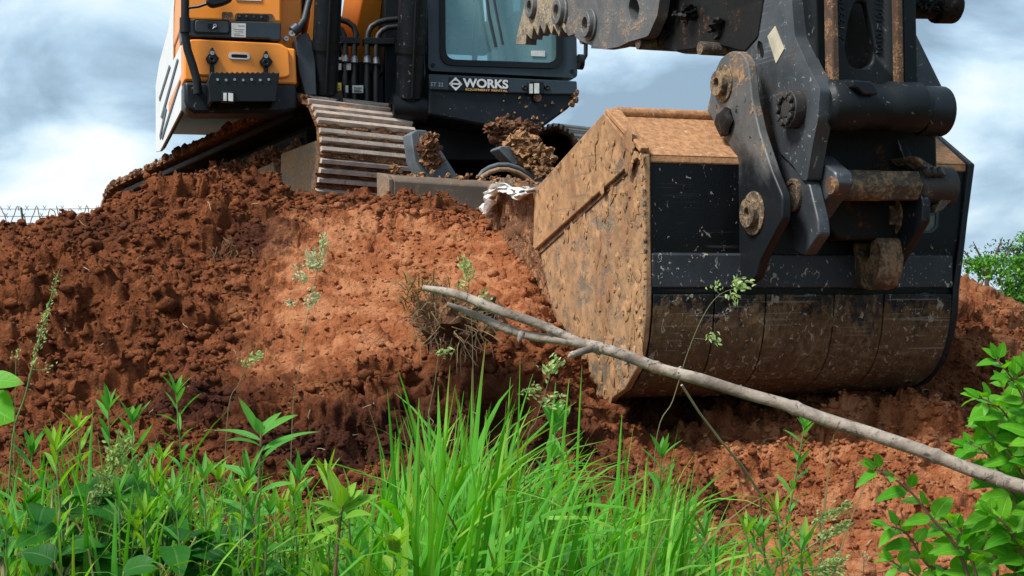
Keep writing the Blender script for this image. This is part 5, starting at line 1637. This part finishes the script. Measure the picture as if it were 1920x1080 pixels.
# the tall reddish-stemmed weed gets its long leaves one by one
def long_leaves(root_label, Y, stem_px, leaves, matn, stem, wd, r):
    pts = [at(u, v, Y) for u, v in stem_px]
    b = pts[0].copy(); b.z = ground_z(b.x, b.y) - .01
    root = thing('leafy_weed', b, root_label, 'weed')
    s = MB(); P = [b] + pts; s.tube(P, [r * (1.1 - .7 * i / len(P)) for i in range(len(P))], 8); s.build('stem', M[stem], root)
    l = MB()
    for k, (u0, v0, u1, v1, dy) in enumerate(leaves):
        a, e_ = at(u0, v0, Y), at(u1, v1, Y + dy)
        d = e_ - a; L = d.length * 1.03
        dr_ = .22 if v1 > v0 - 60 else .10
        d2 = d + Vector((0, 0, dr_ * L))
        leaf(l, a, d2, Vector((random.uniform(-.2, .2), -.55, .8)), L, wd * random.uniform(.85, 1.15), dr_, .3, 10, 'lance', .02, random.uniform(-.4, .4))
    l.build('leaves', M[matn], root, angle=180, recalc=False)
long_leaves('tall weed with a reddish stem and long drooping lance leaves, left of the tall grass', 2.5, [(474, 1080), (480, 980), (487, 880), (490, 812)],
    [(488, 815, 444, 740, .0), (490, 812, 533, 766, .02), (490, 818, 566, 772, -.04), (489, 826, 398, 806, .03), (488, 836, 420, 826, -.06), (490, 845, 606, 806, .02), (490, 862, 562, 815, -.03), (486, 905, 402, 868, .03), (484, 925, 560, 905, -.05),
     (482, 970, 395, 930, .02), (481, 985, 512, 930, -.05), (478, 1030, 400, 1000, .04), (478, 1040, 560, 1020, -.03), (489, 814, 478, 776, .0), (489, 814, 505, 784, .03)], 'weed', 'stemred', .0145, .0036)
long_leaves('weed with a bright yellow green rosette tip and a dark stem, touching the tall grass', 2.4, [(628, 1080), (634, 1010), (642, 950)],
    [(641, 955, 612, 865, .0), (642, 950, 655, 905, .0), (642, 950, 690, 912, .02), (642, 958, 580, 942, -.03), (642, 960, 720, 925, .03), (640, 965, 588, 985, -.05), (640, 975, 700, 965, -.05), (642, 950, 640, 900, -.02), (642, 950, 672, 895, .03), (638, 990, 585, 1020, .02)], 'weedpale', 'stemred', .019, .003)
# broad dark leaves low on the left
def broad_plant(px, Y, label, n, L, wd, seed, shape='ovate', mat_='broad', spread=.1):
    r_ = random.Random(seed)
    b = at(px[0], px[1], Y); zc = b.z; b.z = ground_z(b.x, b.y) - .01
    root = thing('broadleaf_plant', b, label, 'plant', 'broad-leaved plants low in the grass')
    s = MB(); lm_ = MB()
    for i in range(n):
        a = r_.uniform(0, 6.28); rad = spread * math.sqrt(r_.random())
        p = Vector((b.x + math.cos(a) * rad, b.y + math.sin(a) * rad * .7, zc + r_.uniform(-.12, .0)))
        s.tube([b, b.lerp(p, .6) + Vector((0, 0, .02)), p], [.0025, .002, .0016], 6)
        el = r_.uniform(-.2, .5); a2 = a + r_.uniform(-1.2, 1.2)
        leaf(lm_, p, Vector((math.cos(a2) * math.cos(el), math.sin(a2) * math.cos(el), math.sin(el))), Vector((r_.uniform(-.3, .3), -.55, .8)), L * r_.uniform(.7, 1.1), wd * r_.uniform(.8, 1.1), .35, .22, 9, shape, .05)
    s.build('stem', M['stemdry'], root); lm_.build('leaves', M[mat_], root, angle=180, recalc=False)
broad_plant((90, 920), 2.5, 'dark broad-leaved plant under the pale drooping grass plume', 22, .085, .052, 1, spread=.12)
broad_plant((330, 950), 2.6, 'dark broad-leaved plant with one big serrated leaf over the soil gap', 20, .095, .055, 2, spread=.14)
broad_plant((215, 1010), 2.4, 'darkest broad-leaved plant at the bottom, shaded by the weeds around it', 24, .075, .048, 6, spread=.14)
broad_plant((20, 1000), 2.4, 'broad-leaved plant with curled leaves in the bottom corner', 22, .08, .05, 7, spread=.12)
broad_plant((515, 960), 2.75, 'plant with one pleated rounded leaf beside the reddish stem', 3, .085, .06, 3, 'round', 'weed', .03)
broad_plant((1010, 985), 2.75, 'dull green broad-leaved plant almost buried in the tall grass', 8, .07, .042, 4, 'ovate', 'weed', .10)
bl_ = thing('broadleaf_plant', gp(-.86, 2.62), 'plant with two large smooth leaves high against the bare soil', 'plant', 'broad-leaved plants low in the grass')
s = MB(); lm_ = MB()
pb = ROOT[bl_.name]
for (u, v, du, dv, L, wd) in ((-22, 712, 1, .02, .062, .036), (-30, 760, .85, -.3, .055, .075)):
    p = at(u, v, 2.6); s.tube([pb, pb.lerp(p, .5) + Vector((-.02, 0, .02)), p], [.003, .0025, .002], 7)
    leaf(lm_, p, Vector((du, -.15, dv)), Vector((0, -.75, .6)), L, wd, .12, .1, 9, 'ovate')
s.build('stem', M['stem'], bl_); lm_.build('leaves', M['shrub'], bl_, angle=180, recalc=False)

# ---------------------------------------------------------------- seed heads of grass
def head_spikelets(mb, p, d, n, L, size, seed):
    r_ = random.Random(seed)
    for i in range(int(n * 2.2)):
        t = r_.random()
        c = p + d * (L * (t - .5)) + Vector((r_.gauss(0, 1), r_.gauss(0, 1), r_.gauss(0, 1))) * size * .55
        dd = (d + Vector((r_.gauss(0, .5), r_.gauss(0, .5), r_.gauss(0, .4)))).normalized()
        leaf(mb, c, dd, Vector((r_.gauss(0, 1), r_.gauss(0, 1), .6)), size * .85, size * .42, .1, .7, 4, 'lance')
def panicle(stem_px, Y, heads, label, seed, matn='seed', stem='stemdry', r=.0009, group='grass seed heads in front of the soil', name='seed_stalk'):
    pts = [at(u, v, Y) for u, v in stem_px]
    b = pts[0].copy()
    if b.z > ground_z(b.x, b.y) + .02:
        b.z = ground_z(b.x, b.y) - .01; b.x -= .01; pts = [b] + pts
    root = thing(name, b, label, 'grass stalk', group)
    P = [pts[0]]
    ps = [(p.x, p.y, p.z) for p in pts]
    s = MB()
    dn_ = []
    m = len(pts)
    for i in range(m - 1):
        p0, p1, p2, p3 = [pts[max(0, min(m - 1, i + k))] for k in (-1, 0, 1, 2)]
        for j in range(6):
            t = j / 6
            dn_.append(.5 * ((2 * p1) + (p2 - p0) * t + (2 * p0 - 5 * p1 + 4 * p2 - p3) * t * t + (3 * p1 - p0 - 3 * p2 + p3) * t ** 3))
    dn_.append(pts[-1])
    s.tube(dn_, [r * 1.3 - r * .8 * i / len(dn_) for i in range(len(dn_))], 6)
    h = MB()
    for i, (u, v, L, size, n, dx, dz) in enumerate(heads):
        c = at(u, v, Y)
        near = min(dn_, key=lambda q_: (q_ - c).length + (.03 if q_.z > c.z else 0))
        s.tube([near, near.lerp(c, .5) + Vector((0, 0, -.002)), c], [r * .6, r * .5, r * .4], 5)
        head_spikelets(h, c, Vector((dx, 0, dz)).normalized(), n, L, size, seed * 10 + i)
    s.build('stem', M['stemseed'] if stem == 'stemdry' else M[stem], root)
    h.build('spikelets', M[matn], root, angle=180, recalc=False)
panicle([(548, 790), (560, 700), (575, 600), (592, 520), (607, 450)], 3.1, [(607, 455, .018, .010, 16, .2, 1), (602, 474, .018, .011, 18, .3, 1), (590, 488, .022, .011, 20, -.3, .6), (580, 497, .016, .010, 14, -.6, .6), (598, 500, .016, .010, 12, .6, .4),
        (562, 517, .02, .010, 16, -.4, .8), (570, 522, .012, .009, 8, .5, .5), (587, 560, .02, .011, 18, .5, .8), (580, 572, .014, .010, 10, 0, 1), (546, 569, .016, .009, 10, -.8, .3)],
        'tall beige open seed head standing against the smooth clay slope', 1)
panicle([(888, 850), (887, 700), (884, 600), (876, 500)], 3.0, [(872, 497, .018, .010, 14, -.2, 1), (876, 508, .016, .011, 14, .2, 1), (881, 520, .010, .010, 8, .3, 1), (868, 538, .010, .010, 8, -.6, .5), (906, 557, .010, .010, 8, .6, .6)],
        'greenish seed head standing just above the end of the dead branch', 2, 'seedgreen')
panicle([(1228, 850), (1262, 750), (1290, 660), (1320, 590), (1350, 552), (1385, 540)], 2.75, [(1388, 538, .016, .012, 16, 1, .1), (1377, 530, .010, .010, 8, .3, .6), (1372, 553, .010, .010, 8, .4, -.5), (1340, 538, .008, .009, 7, -.1, 1), (1340, 634, .016, .010, 12, .7, -.7)],
        'long thin stalk with a nodding seed head in front of the bucket back', 3, 'seedgreen')
panicle([(985, 860), (1005, 790), (1022, 735), (1035, 695)], 2.8, [(1036, 688, .018, .012, 16, .5, .9), (1026, 700, .012, .011, 10, -.2, .8), (990, 732, .012, .010, 9, -.8, .1), (1000, 732, .010, .010, 8, .8, .1), (1028, 757, .012, .010, 9, -.6, .1), (1040, 752, .014, .011, 11, .7, .4)],
        'short stalk with several pale green seed clusters under the bucket corner', 4, 'seedgreen')
panicle([(425, 800), (448, 720), (462, 690), (475, 672)], 3.0, [(474, 672, .022, .009, 16, 1, .5), (462, 684, .010, .008, 8, .3, .8)], 'thin stalk with a small bent green tip against bare soil', 5, 'seedgreen')
panicle([(800, 830), (815, 720), (824, 664), (845, 656)], 3.0, [(833, 659, .026, .008, 18, 1, .2)], 'thin stalk with one horizontal pale spikelet below the root clump', 6, 'seedgreen')
panicle([(20, 860), (48, 740), (70, 650), (92, 570), (112, 505)], 2.7, [(70, 650, .02, .007, 10, .3, 1), (78, 625, .02, .007, 12, .3, 1), (85, 600, .02, .007, 12, .3, 1), (92, 575, .02, .006, 10, .3, 1), (100, 548, .02, .006, 8, .3, 1), (107, 522, .018, .005, 6, .3, 1), (62, 680, .018, .007, 8, .3, 1), (90, 692, .014, .006, 6, .8, .7)],
        'long straight rye-like spike leaning beside the two large smooth leaves', 7, 'seedgreen', 'stem', .0016)
panicle([(25, 900), (28, 780), (30, 660)], 2.65, [(30, 668, .012, .006, 7, 0, 1)], 'thin upright stalk with a tiny bud beside the rye-like spike', 8, 'seedgreen', 'stem')
plume = [(230 + 14 * math.sin(i * 1.9) - 62 * (i / 15), 830 + i * 11, .02, .011, 12, .5 if i % 2 else -.4, .8) for i in range(15)]
panicle([(120, 1075), (165, 980), (200, 905), (225, 855), (245, 830)], 2.5, plume, 'pale bushy grass plume drooping over the dark broad leaves', 9, 'plume', 'stem', .0022)
for i, (a, b, c, lab) in enumerate((((1500, 1075), (1530, 980), (1592, 945), 'lowest-bending pod-like grass spike on the pale clay, top one of four'), ((1480, 1085), (1540, 1010), (1590, 982), 'slim pod-like grass spike just under the topmost pod spike'),
                             ((1490, 1095), (1540, 1062), (1582, 1046), 'pale pod-like grass spike near the bottom edge on clay'), ((1490, 1100), (1530, 1068), (1578, 1072), 'lowest pod-like grass spike at the bottom edge on clay'))):
    d = Vector((c[0] - b[0], 0, b[1] - c[1])).normalized()
    hs = [(b[0] + (c[0] - b[0]) * f, b[1] + (c[1] - b[1]) * f, .018, .009, 12, d.x, d.z) for f in (.1, .35, .6, .85)]
    panicle([a, b, c], 2.55, hs, lab, 20 + i, 'seedgreen', 'stem', .0014, 'pod-like grass spikes on the clay')
panicle([(1618, 1120), (1619, 1080), (1620, 1042)], 2.6, [(1619, 1044, .008, .007, 7, 0, 1)], 'single dry bud on a short stalk on the pale clay', 31, 'seed')
dr = thing('dry_stalk', at(1405, 900, 2.75), 'bent dry stalk hanging from the branch down to the bare slope', 'stalk')
s = MB(); s.tube([at(1278, 722, 2.62), at(1310, 772, 2.65), at(1350, 825, 2.68), at(1390, 872, 2.72), at(1425, 925, 2.8), at(1440, 1120, 2.9)], [.0022, .002, .002, .0022, .0022, .002], 7)
s.build('stem', M['stemdry'], dr)

# ---------------------------------------------------------------- shrub at the right
def shoot(mb_s, mb_l, pts_px, Y, n, L, wd, seed, droop=.3, r=.003, dy=0.0, small_tip=True):
    r_ = random.Random(seed)
    pts = [at(u, v, Y + dy * i) for i, (u, v) in enumerate(pts_px)]
    m = len(pts); P = []
    for i in range(m - 1):
        p0, p1, p2, p3 = [pts[max(0, min(m - 1, i + k))] for k in (-1, 0, 1, 2)]
        for j in range(6):
            t = j / 6
            P.append(.5 * ((2 * p1) + (p2 - p0) * t + (2 * p0 - 5 * p1 + 4 * p2 - p3) * t * t + (3 * p1 - p0 - 3 * p2 + p3) * t ** 3))
    P.append(pts[-1])
    mb_s.tube(P, [r * (1.1 - .75 * i / len(P)) for i in range(len(P))], 7)
    for i in range(n):
        t = (i + .5) / n; k = t * (len(P) - 1); i0 = min(int(k), len(P) - 2)
        p = P[i0].lerp(P[i0 + 1], k - i0); ax = (P[i0 + 1] - P[i0]).normalized()
        a = i * 1.57 + r_.uniform(-.4, .4)
        side = ax.cross(Vector((0, -1, .2))).normalized(); nn = ax.cross(side)
        for sg in (1, -1):
            d = (side * math.cos(a) + nn * math.sin(a)) * sg + ax * r_.uniform(.4, .9) + Vector((0, -.1, .1))
            sc_ = r_.uniform(.75, 1.15) * (1 - .45 * max(0, t - .7) / .3 * (1 if small_tip else 0))
            q_ = p + d.normalized() * .006
            mb_s.tube([p, q_], r * .35, 5)
            leaf(mb_l, q_, d, Vector((r_.uniform(-.25, .25), -.6, .75)), L * sc_, wd * sc_, droop * r_.uniform(.5, 1.3), r_.uniform(.1, .3), 8, 'ovate', .03, r_.uniform(-.3, .3))
    d = (P[-1] - P[-3]).normalized()
    for s_ in (-1, 1): leaf(mb_l, P[-1], d + Vector((s_ * .35, 0, .1)), Vector((0, -.6, .7)), L * .55, wd * .5, .15, .3, 7, 'ovate')
b0 = at(2010, 1080, 2.35); b0.z = ground_z(b0.x, b0.y)
sh = thing('leafy_shrub', b0, 'leafy green shrub with bright ovate leaves climbing over the end of the dead branch', 'shrub', 'green shrubs by the pale clay')
s = MB(); l = MB()
br_ = [([(2000, 1250), (1975, 1000), (1945, 850), (1915, 740), (1868, 672)], 15), ([(2000, 1250), (1960, 1000), (1920, 850), (1880, 770), (1835, 745)], 12), ([(2000, 1250), (1950, 1050), (1900, 930), (1850, 850), (1815, 835)], 13),
       ([(2000, 1250), (1955, 1060), (1915, 960), (1880, 900), (1850, 880)], 12), ([(2000, 1250), (1990, 1000), (1985, 850), (1960, 750), (1925, 690)], 12), ([(2000, 1250), (1940, 1080), (1890, 990), (1855, 960)], 11),
       ([(2000, 1250), (1980, 950), (1940, 830), (1900, 790), (1870, 800)], 11), ([(2000, 1250), (1985, 1050), (1950, 960), (1925, 900), (1910, 850)], 11), ([(2020, 1250), (2000, 1000), (1985, 900), (1950, 820), (1905, 700)], 12), ([(2000, 1250), (1965, 1030), (1930, 920), (1890, 850), (1842, 800)], 12), ([(2010, 1250), (1985, 980), (1950, 860), (1905, 800), (1880, 720)], 12), ([(2000, 1250), (1975, 1080), (1940, 1000), (1900, 960), (1880, 930)], 11)]
for i, (px, n) in enumerate(br_): shoot(s, l, px, 2.35 + .05 * (i % 4), n, .054, .028, 50 + i, .3)
s.build('stem', M['stemred'], sh); l.build('leaves', M['shrub'], sh, angle=180, recalc=False)
b1 = at(1850, 1080, 2.4); b1.z = ground_z(b1.x, b1.y)
sh2 = thing('leafy_shrub', b1, 'low leafy shrub sending a long sprig out over the pale clay below the branch', 'shrub', 'green shrubs by the pale clay')
s = MB(); l = MB()
for i, (px, n, L) in enumerate((([(1850, 1200), (1800, 1040), (1750, 975), (1700, 915), (1640, 878)], 9, .050), ([(1850, 1200), (1790, 1080), (1740, 1060), (1700, 1000), (1660, 985)], 10, .046), ([(1850, 1200), (1810, 1060), (1790, 1000), (1765, 965)], 9, .045),
                             ([(1850, 1200), (1830, 1080), (1810, 1020), (1800, 990)], 8, .045), ([(1860, 1200), (1870, 1080), (1860, 1020), (1840, 985)], 9, .05), ([(1850, 1200), (1780, 1110), (1720, 1085), (1670, 1050)], 10, .048), ([(1870, 1200), (1900, 1090), (1905, 1030), (1890, 990)], 9, .05))):
    shoot(s, l, px, 2.42 + .04 * (i % 3), n, L, L * .50, 80 + i, .35)
s.build('stem', M['stemred'], sh2); l.build('leaves', M['shrub'], sh2, angle=180, recalc=False)

# ---------------------------------------------------------------- dead branch
def branchmat():
    t = NT('dead_branch_bark')
    n1 = t.noise(9, 6, .65, .5); n2 = t.noise(60, 5, .65); n3 = t.noise(22, 4, .6)
    c = t.mix(t.step(n1, .36, .62), (.13, .10, .078), (.40, .335, .27))
    c = t.mix(t.step(n3, .56, .66), c, (.24, .14, .085))
    c = t.mix(t.step(t.noise(34, 6, .7, 1.5), .57, .63), c, (.075, .058, .045))
    c = t.mix(t.step(t.noise(16, 5, .6, .5), .63, .70), c, (.30, .32, .24))
    c = t.mix(t.step(n2, .55, .7), c, scale_c((.2, .16, .13), .6))
    return t.done(t.bsdf(c, .8, 0, t.bump(t.math('ADD', n2, n1), .5, .006)))
def wobbly(pts, rad, seed, amp):
    out, rr = [], []
    m = len(pts)
    for i in range(m - 1):
        p0, p1, p2, p3 = [pts[max(0, min(m - 1, i + k))] for k in (-1, 0, 1, 2)]
        for j in range(14):
            t = j / 14
            q_ = .5 * ((2 * p1) + (p2 - p0) * t + (2 * p0 - 5 * p1 + 4 * p2 - p3) * t * t + (3 * p1 - p0 - 3 * p2 + p3) * t ** 3)
            nz = noise.noise_vector(q_ * 9 + Vector((seed, 0, 0)))
            out.append(q_ + nz * amp)
            kn = 1 + .16 * noise.noise(q_ * 14 + Vector((0, seed, 0))) + (.22 if (i * 14 + j) % 23 == 0 else 0)
            rr.append((rad[i] + (rad[i + 1] - rad[i]) * t) * kn)
    out.append(pts[-1]); rr.append(rad[-1])
    return out, rr
BY = 2.55
main_ = [at(838, 574, BY + .12), at(900, 595, BY + .10), at(985, 625, BY + .06), at(1085, 645, BY + .02), at(1130, 655, BY), at(1240, 690, BY - .03), at(1400, 738, BY - .08), at(1560, 790, BY - .13), at(1720, 845, BY - .18), at(1860, 890, BY - .22), at(2000, 935, BY - .26)]
end_ = main_[-1] + (main_[-1] - main_[-3]).normalized() * 1.4
end_.z = ground_z(end_.x, end_.y)
main_ += [main_[-1].lerp(end_, .5), end_]
dbr = thing('dead_branch', end_, 'long pale forked dead branch slanting across in front of the bucket', 'branch')
s = MB()
p_, r_ = wobbly(main_, [.0042, .0062, .0070, .0074, .0094, .0092, .0092, .0096, .0098, .0100, .0105, .012, .014], 3, .007)
s.tube(p_, r_, 14)
tw_, rt_ = wobbly([at(1120, 652, BY), at(1095, 658, BY - .02), at(1066, 666, BY - .04)], [.007, .0055, .004], 6, .002)
s.tube(tw_, rt_, 9)
for (u, v, du, dv) in ((978, 626, -6, 14), (1272, 700, 4, -12), (1520, 778, 6, 10), (1380, 733, 10, -10), (1690, 836, -4, -14), (1180, 672, -8, 12)):
    s.tube([at(u, v, BY + .02), at(u + du * .6, v + dv * .6, BY - .01), at(u + du, v + dv, BY - .02)], [.006, .0042, .0015], 8)
bmk = branchmat()
s.build('main_limb', bmk, dbr, angle=180)
s = MB()
p_, r_ = wobbly([at(790, 537, BY + .10), at(850, 552, BY + .09), at(930, 580, BY + .07), at(1010, 608, BY + .04), at(1085, 640, BY + .02), at(1125, 654, BY)], [.0045, .0070, .0076, .0076, .0078, .008], 8, .005)
s.tube(p_, r_, 12)
s.build('side_limb', bmk, dbr, angle=180)

# ---------------------------------------------------------------- torn sod with roots on the scarp
sc_ = at(838, 590, 5.95)
sod = thing('sod_clump', sc_ - Vector((0, 0, .12)), 'torn clump of dry grass and roots hanging from the scarp behind the branch tip', 'sod')
v_, f_ = lump_verts(3, 4.2, .5, 1.7)
mb = MB(); mb.add([sc_ + Vector((p[0] * .12, p[1] * .10, p[2] * .09)) for p in v_], [tuple(z) for z in f_]); 
lump_cluster(mb, [sc_ + Vector((-.1, 0, -.05)), sc_ + Vector((.13, 0, .0)), sc_ + Vector((.1, 0, -.1))], .09, 40, 91)
mb.build('soil_ball', M['mudclump'], sod)
rm = MB(); gm3 = MB(); r_ = random.Random(5)
for i in range(120):
    a = r_.uniform(0, 6.28); e_ = r_.uniform(-1.2, 1.2)
    d = Vector((math.cos(a) * math.cos(e_), -abs(math.sin(a)) * math.cos(e_) - .2, math.sin(e_)))
    p = sc_ + Vector((d.x * .12 + .03, d.y * .10, d.z * .09 - .02))
    L = r_.uniform(.04, .14)
    q1 = p + d * L * .4 + Vector((r_.gauss(0, .02), -.01, r_.gauss(0, .015)))
    q2 = q1 + Vector((r_.gauss(0, .03), -.01, -L * .6 * r_.uniform(.2, 1)))
    (rm if i % 3 else gm3).tube([p, q1, q2], [.0022, .0018, .0010], 4, False)
rm.build('roots', M['root'], sod); 
for i in range(130):
    p = sc_ + Vector((r_.uniform(-.16, .02), r_.uniform(-.1, .02), r_.uniform(.0, .12)))
    blade(gm3, p, r_.uniform(2.0, 5.5), r_.uniform(.06, .13), .005, r_.uniform(.3, 1.2), r_.uniform(1.2, 2.8), 6, .3, .3)
gm3.build('dry_grass', M['drygrass'], sod, angle=180, recalc=False)
# loose root strands in the loose soil on the left
for i, (u, v, lab) in enumerate(((425, 440, 'tangle of pale roots sticking out of the dark soil below the track'), (190, 600, 'pale root strands lying in the loose brown soil'))):
    Y = 7.2 - i * .8
    c = at(u, v, Y); 
    c.z = ground_z(c.x, c.y) + .05
    if i: break
    rt = thing('root_tangle', c, lab, 'roots')
    s = MB()
    for k in range(16):
        a = r_.uniform(0, 6.28); p = c + Vector((r_.gauss(0, .04), r_.gauss(0, .03), r_.gauss(-.02, .03)))
        P = [p]; dd = Vector((math.cos(a), -.5, math.sin(a) * .6 - .4)).normalized()
        for q in range(5):
            dd = (dd + Vector((r_.gauss(0, .5), r_.gauss(0, .3), r_.gauss(-.15, .4)))).normalized(); P.append(P[-1] + dd * .02)
        s.tube(P, [.0026, .0024, .002, .0018, .0014, .001], 5)
    s.build('root', M['stemdry'] if i else M['root'], rt)

# ================================================================== FENCES, TREES
wire = plain('galvanised_wire', (.20, .26, .29), .5, .3)
rail = plain('weathered_rail', (.10, .20, .24), .5)
def fence(y, x0, x1, top, posts, label, grp, dx=0.0, barbs=True, meshz=None, coil=True):
    f = thing('chain_link_fence', (x0, y, 0), label, 'fence', grp)
    for x in posts:
        s = MB(); s.tube([(x, y, -.05), (x, y, top)], .035, 12)
        if barbs: s.tube([(x, y, top), (x, y - .12, top + .28)], .015, 8)
        s.build('post', wire if grp != 'r' else wire, f)
    s = MB(); s.tube([(x0, y, top), ((x0 + x1) / 2, y, top + .005), (x1, y, top)], .022, 10); s.build('top_rail', rail, f)
    if barbs:
        for k, dz in enumerate((.10, .185, .275)):
            s = MB(); zz = top + dz
            P = [Vector((x0 + (x1 - x0) * i / 40, y - .04 * k, zz - .012 * math.sin(math.pi * ((i % 14) / 14)))) for i in range(41)]
            s.tube(P, .005, 5)
            for i in range(int((x1 - x0) / .22)):
                c = Vector((x0 + i * .22 + .05 * k, y - .04 * k, zz))
                s.tube([c + Vector((-.02, 0, -.03)), c + Vector((.02, 0, .03))], .004, 4); s.tube([c + Vector((-.02, 0, .03)), c + Vector((.02, 0, -.03))], .004, 4)
            s.build('barbed_wire', wire, f)
    m = MB()
    z1 = top; z0 = meshz
    n = int((x1 - x0 + (z1 - z0)) / .075)
    for i in range(n):
        a = x0 + i * .075
        for sg in (1, -1):
            p0, p1 = (a, z1), (a - (z1 - z0) * sg if sg > 0 else a - (z1 - z0), z0)
            if sg > 0: A_, B_ = Vector((a, y, z1)), Vector((a - (z1 - z0), y, z0))
            else: A_, B_ = Vector((a - (z1 - z0), y, z1)), Vector((a, y, z0))
            def clip(P, Q):
                # keep the wire inside the fence's ends
                for lim, s_ in ((x0, 1), (x1, -1)):
                    if (P.x - lim) * s_ < 0 and (Q.x - lim) * s_ < 0: return None
                    if (P.x - lim) * s_ < 0: P = P.lerp(Q, (lim - P.x) / (Q.x - P.x))
                    if (Q.x - lim) * s_ < 0: Q = Q.lerp(P, (lim - Q.x) / (P.x - Q.x))
                return P, Q
            r2 = clip(A_, B_)
            if r2: m.tube([r2[0], r2[1]], .0028, 3, False)
    m.build('chain_mesh', wire, f)
    return f
fl = fence(20.0, -9.0, -3.2, 1.97, [-8.6, -6.1, -3.3], 'chain-link fence topped with barbed wire behind the left shoulder of the mound', None, meshz=.9)
wz = MB(); r_ = random.Random(2)
for k in range(5):
    P = [Vector((-6.6 + .85 * (k + i / 30) * .55, 19.9, 2.12 + .13 * math.sin(i * .5 + k) + .03 * math.cos(i * 1.3))) for i in range(31)]
    wz.tube(P, .006, 5)
wz.build('vine_tendrils', M['root'], fl)
fr_ = fence(26.0, 6.6, 12.5, 1.70, [8.26, 10.8], 'chain-link fence overgrown with vines beyond the small soil heap', None, barbs=False, meshz=0.1)

def leaf_cloud(mb, blobs, n, size, seed):
    r_ = random.Random(seed)
    wts = [b[3] * b[4] for b in blobs]
    for i in range(n):
        b = r_.choices(blobs, wts)[0]
        while True:
            p = Vector((r_.uniform(-1, 1), r_.uniform(-1, 1), r_.uniform(-1, 1)))
            if .25 < p.length < 1: break
        c = Vector((b[0] + p.x * b[3], b[1] + p.y * b[3] * .7, b[2] + p.z * b[4]))
        d = Vector((r_.gauss(0, 1), r_.gauss(0, 1), r_.gauss(-.3, .6))).normalized()
        leaf(mb, c, d, Vector((r_.gauss(0, .5), -.5, .8)), size * r_.uniform(.6, 1.2), size * .6 * r_.uniform(.7, 1.2), .3, .2, 3, 'ovate')
vn = thing('climbing_vine', (8.4, 25.8, 0), 'mass of bright green vine leaves hanging over the chain-link fence', 'vine')
l = MB(); s = MB()
leaf_cloud(l, [(8.0, 25.85, 1.55, .55, .28), (8.6, 25.85, 1.3, .7, .7), (8.35, 25.85, .9, .55, .6), (9.2, 25.85, 1.3, .8, .8), (8.55, 25.85, 2.0, .42, .30), (8.9, 25.8, 1.85, .6, .35), (10.2, 25.85, 1.2, 1.0, .9), (7.75, 25.85, 1.72, .3, .12), (7.4, 25.85, 1.64, .35, .16), (8.5, 25.85, .5, .6, .5)], 7500, .085, 4)
for x in (7.9, 8.4, 8.9, 9.6): s.tube([(x, 25.9, 0), (x + .1, 25.85, .9), (x - .1, 25.85, 1.8)], [.02, .015, .008], 6)
l.build('leaves', M['vine'], vn, angle=180, recalc=False); s.build('stem', M['stemdry'], vn)
def tree(x, y, h, blobs, n, size, seed, label, mat_, limbs):
    t = thing('tree', (x, y, -.05), label, 'tree', 'trees beyond the fence')
    s = MB(); s.tube([(x, y, -.05), (x + .05, y, h * .35), (x - .05, y, h * .7), (x, y, h * .95)], [.09, .07, .045, .015], 8)
    for (lx, lz, tz) in limbs: s.tube([(x, y, lz), (x + lx * .6, y - .1, (lz + tz) * .5 + .05), (x + lx, y - .15, tz)], [.035, .022, .006], 6)
    s.build('trunk', M['root'], t)
    l = MB(); leaf_cloud(l, blobs, n, size, seed); l.build('crown', M[mat_], t, angle=180, recalc=False)
tree(10.45, 32, 2.45, [(10.25, 32, 1.95, .55, .35), (10.6, 32, 2.25, .4, .35), (10.9, 32, 1.9, .8, .5), (10.45, 32, 1.4, .7, .5)], 2600, .085, 9, 'dark green tree with a dense crown rising over the vine-covered fence', 'treeleaf', ((-.5, 1.2, 2.0), (.5, 1.3, 2.1)))
tree(8.95, 30, 1.9, [(8.95, 30, 1.95, .55, .14), (8.75, 30, 1.78, .5, .12), (9.2, 30, 2.05, .3, .16)], 190, .06, 12, 'thin sparse sapling with bare twigs showing over the fence rail', 'treeleaf', ((-.55, 1.4, 1.98), (-.35, 1.5, 2.12), (.4, 1.45, 2.05), (.2, 1.6, 2.2), (-.75, 1.5, 1.85)))
tree(11.9, 33, 2.2, [(11.9, 33, 1.8, .9, .6), (12.3, 33, 1.5, .8, .7)], 1800, .09, 15, 'broad dark tree at the far end of the vine-covered fence', 'treeleaf', ((-.5, 1.2, 1.9), (.5, 1.3, 1.9)))
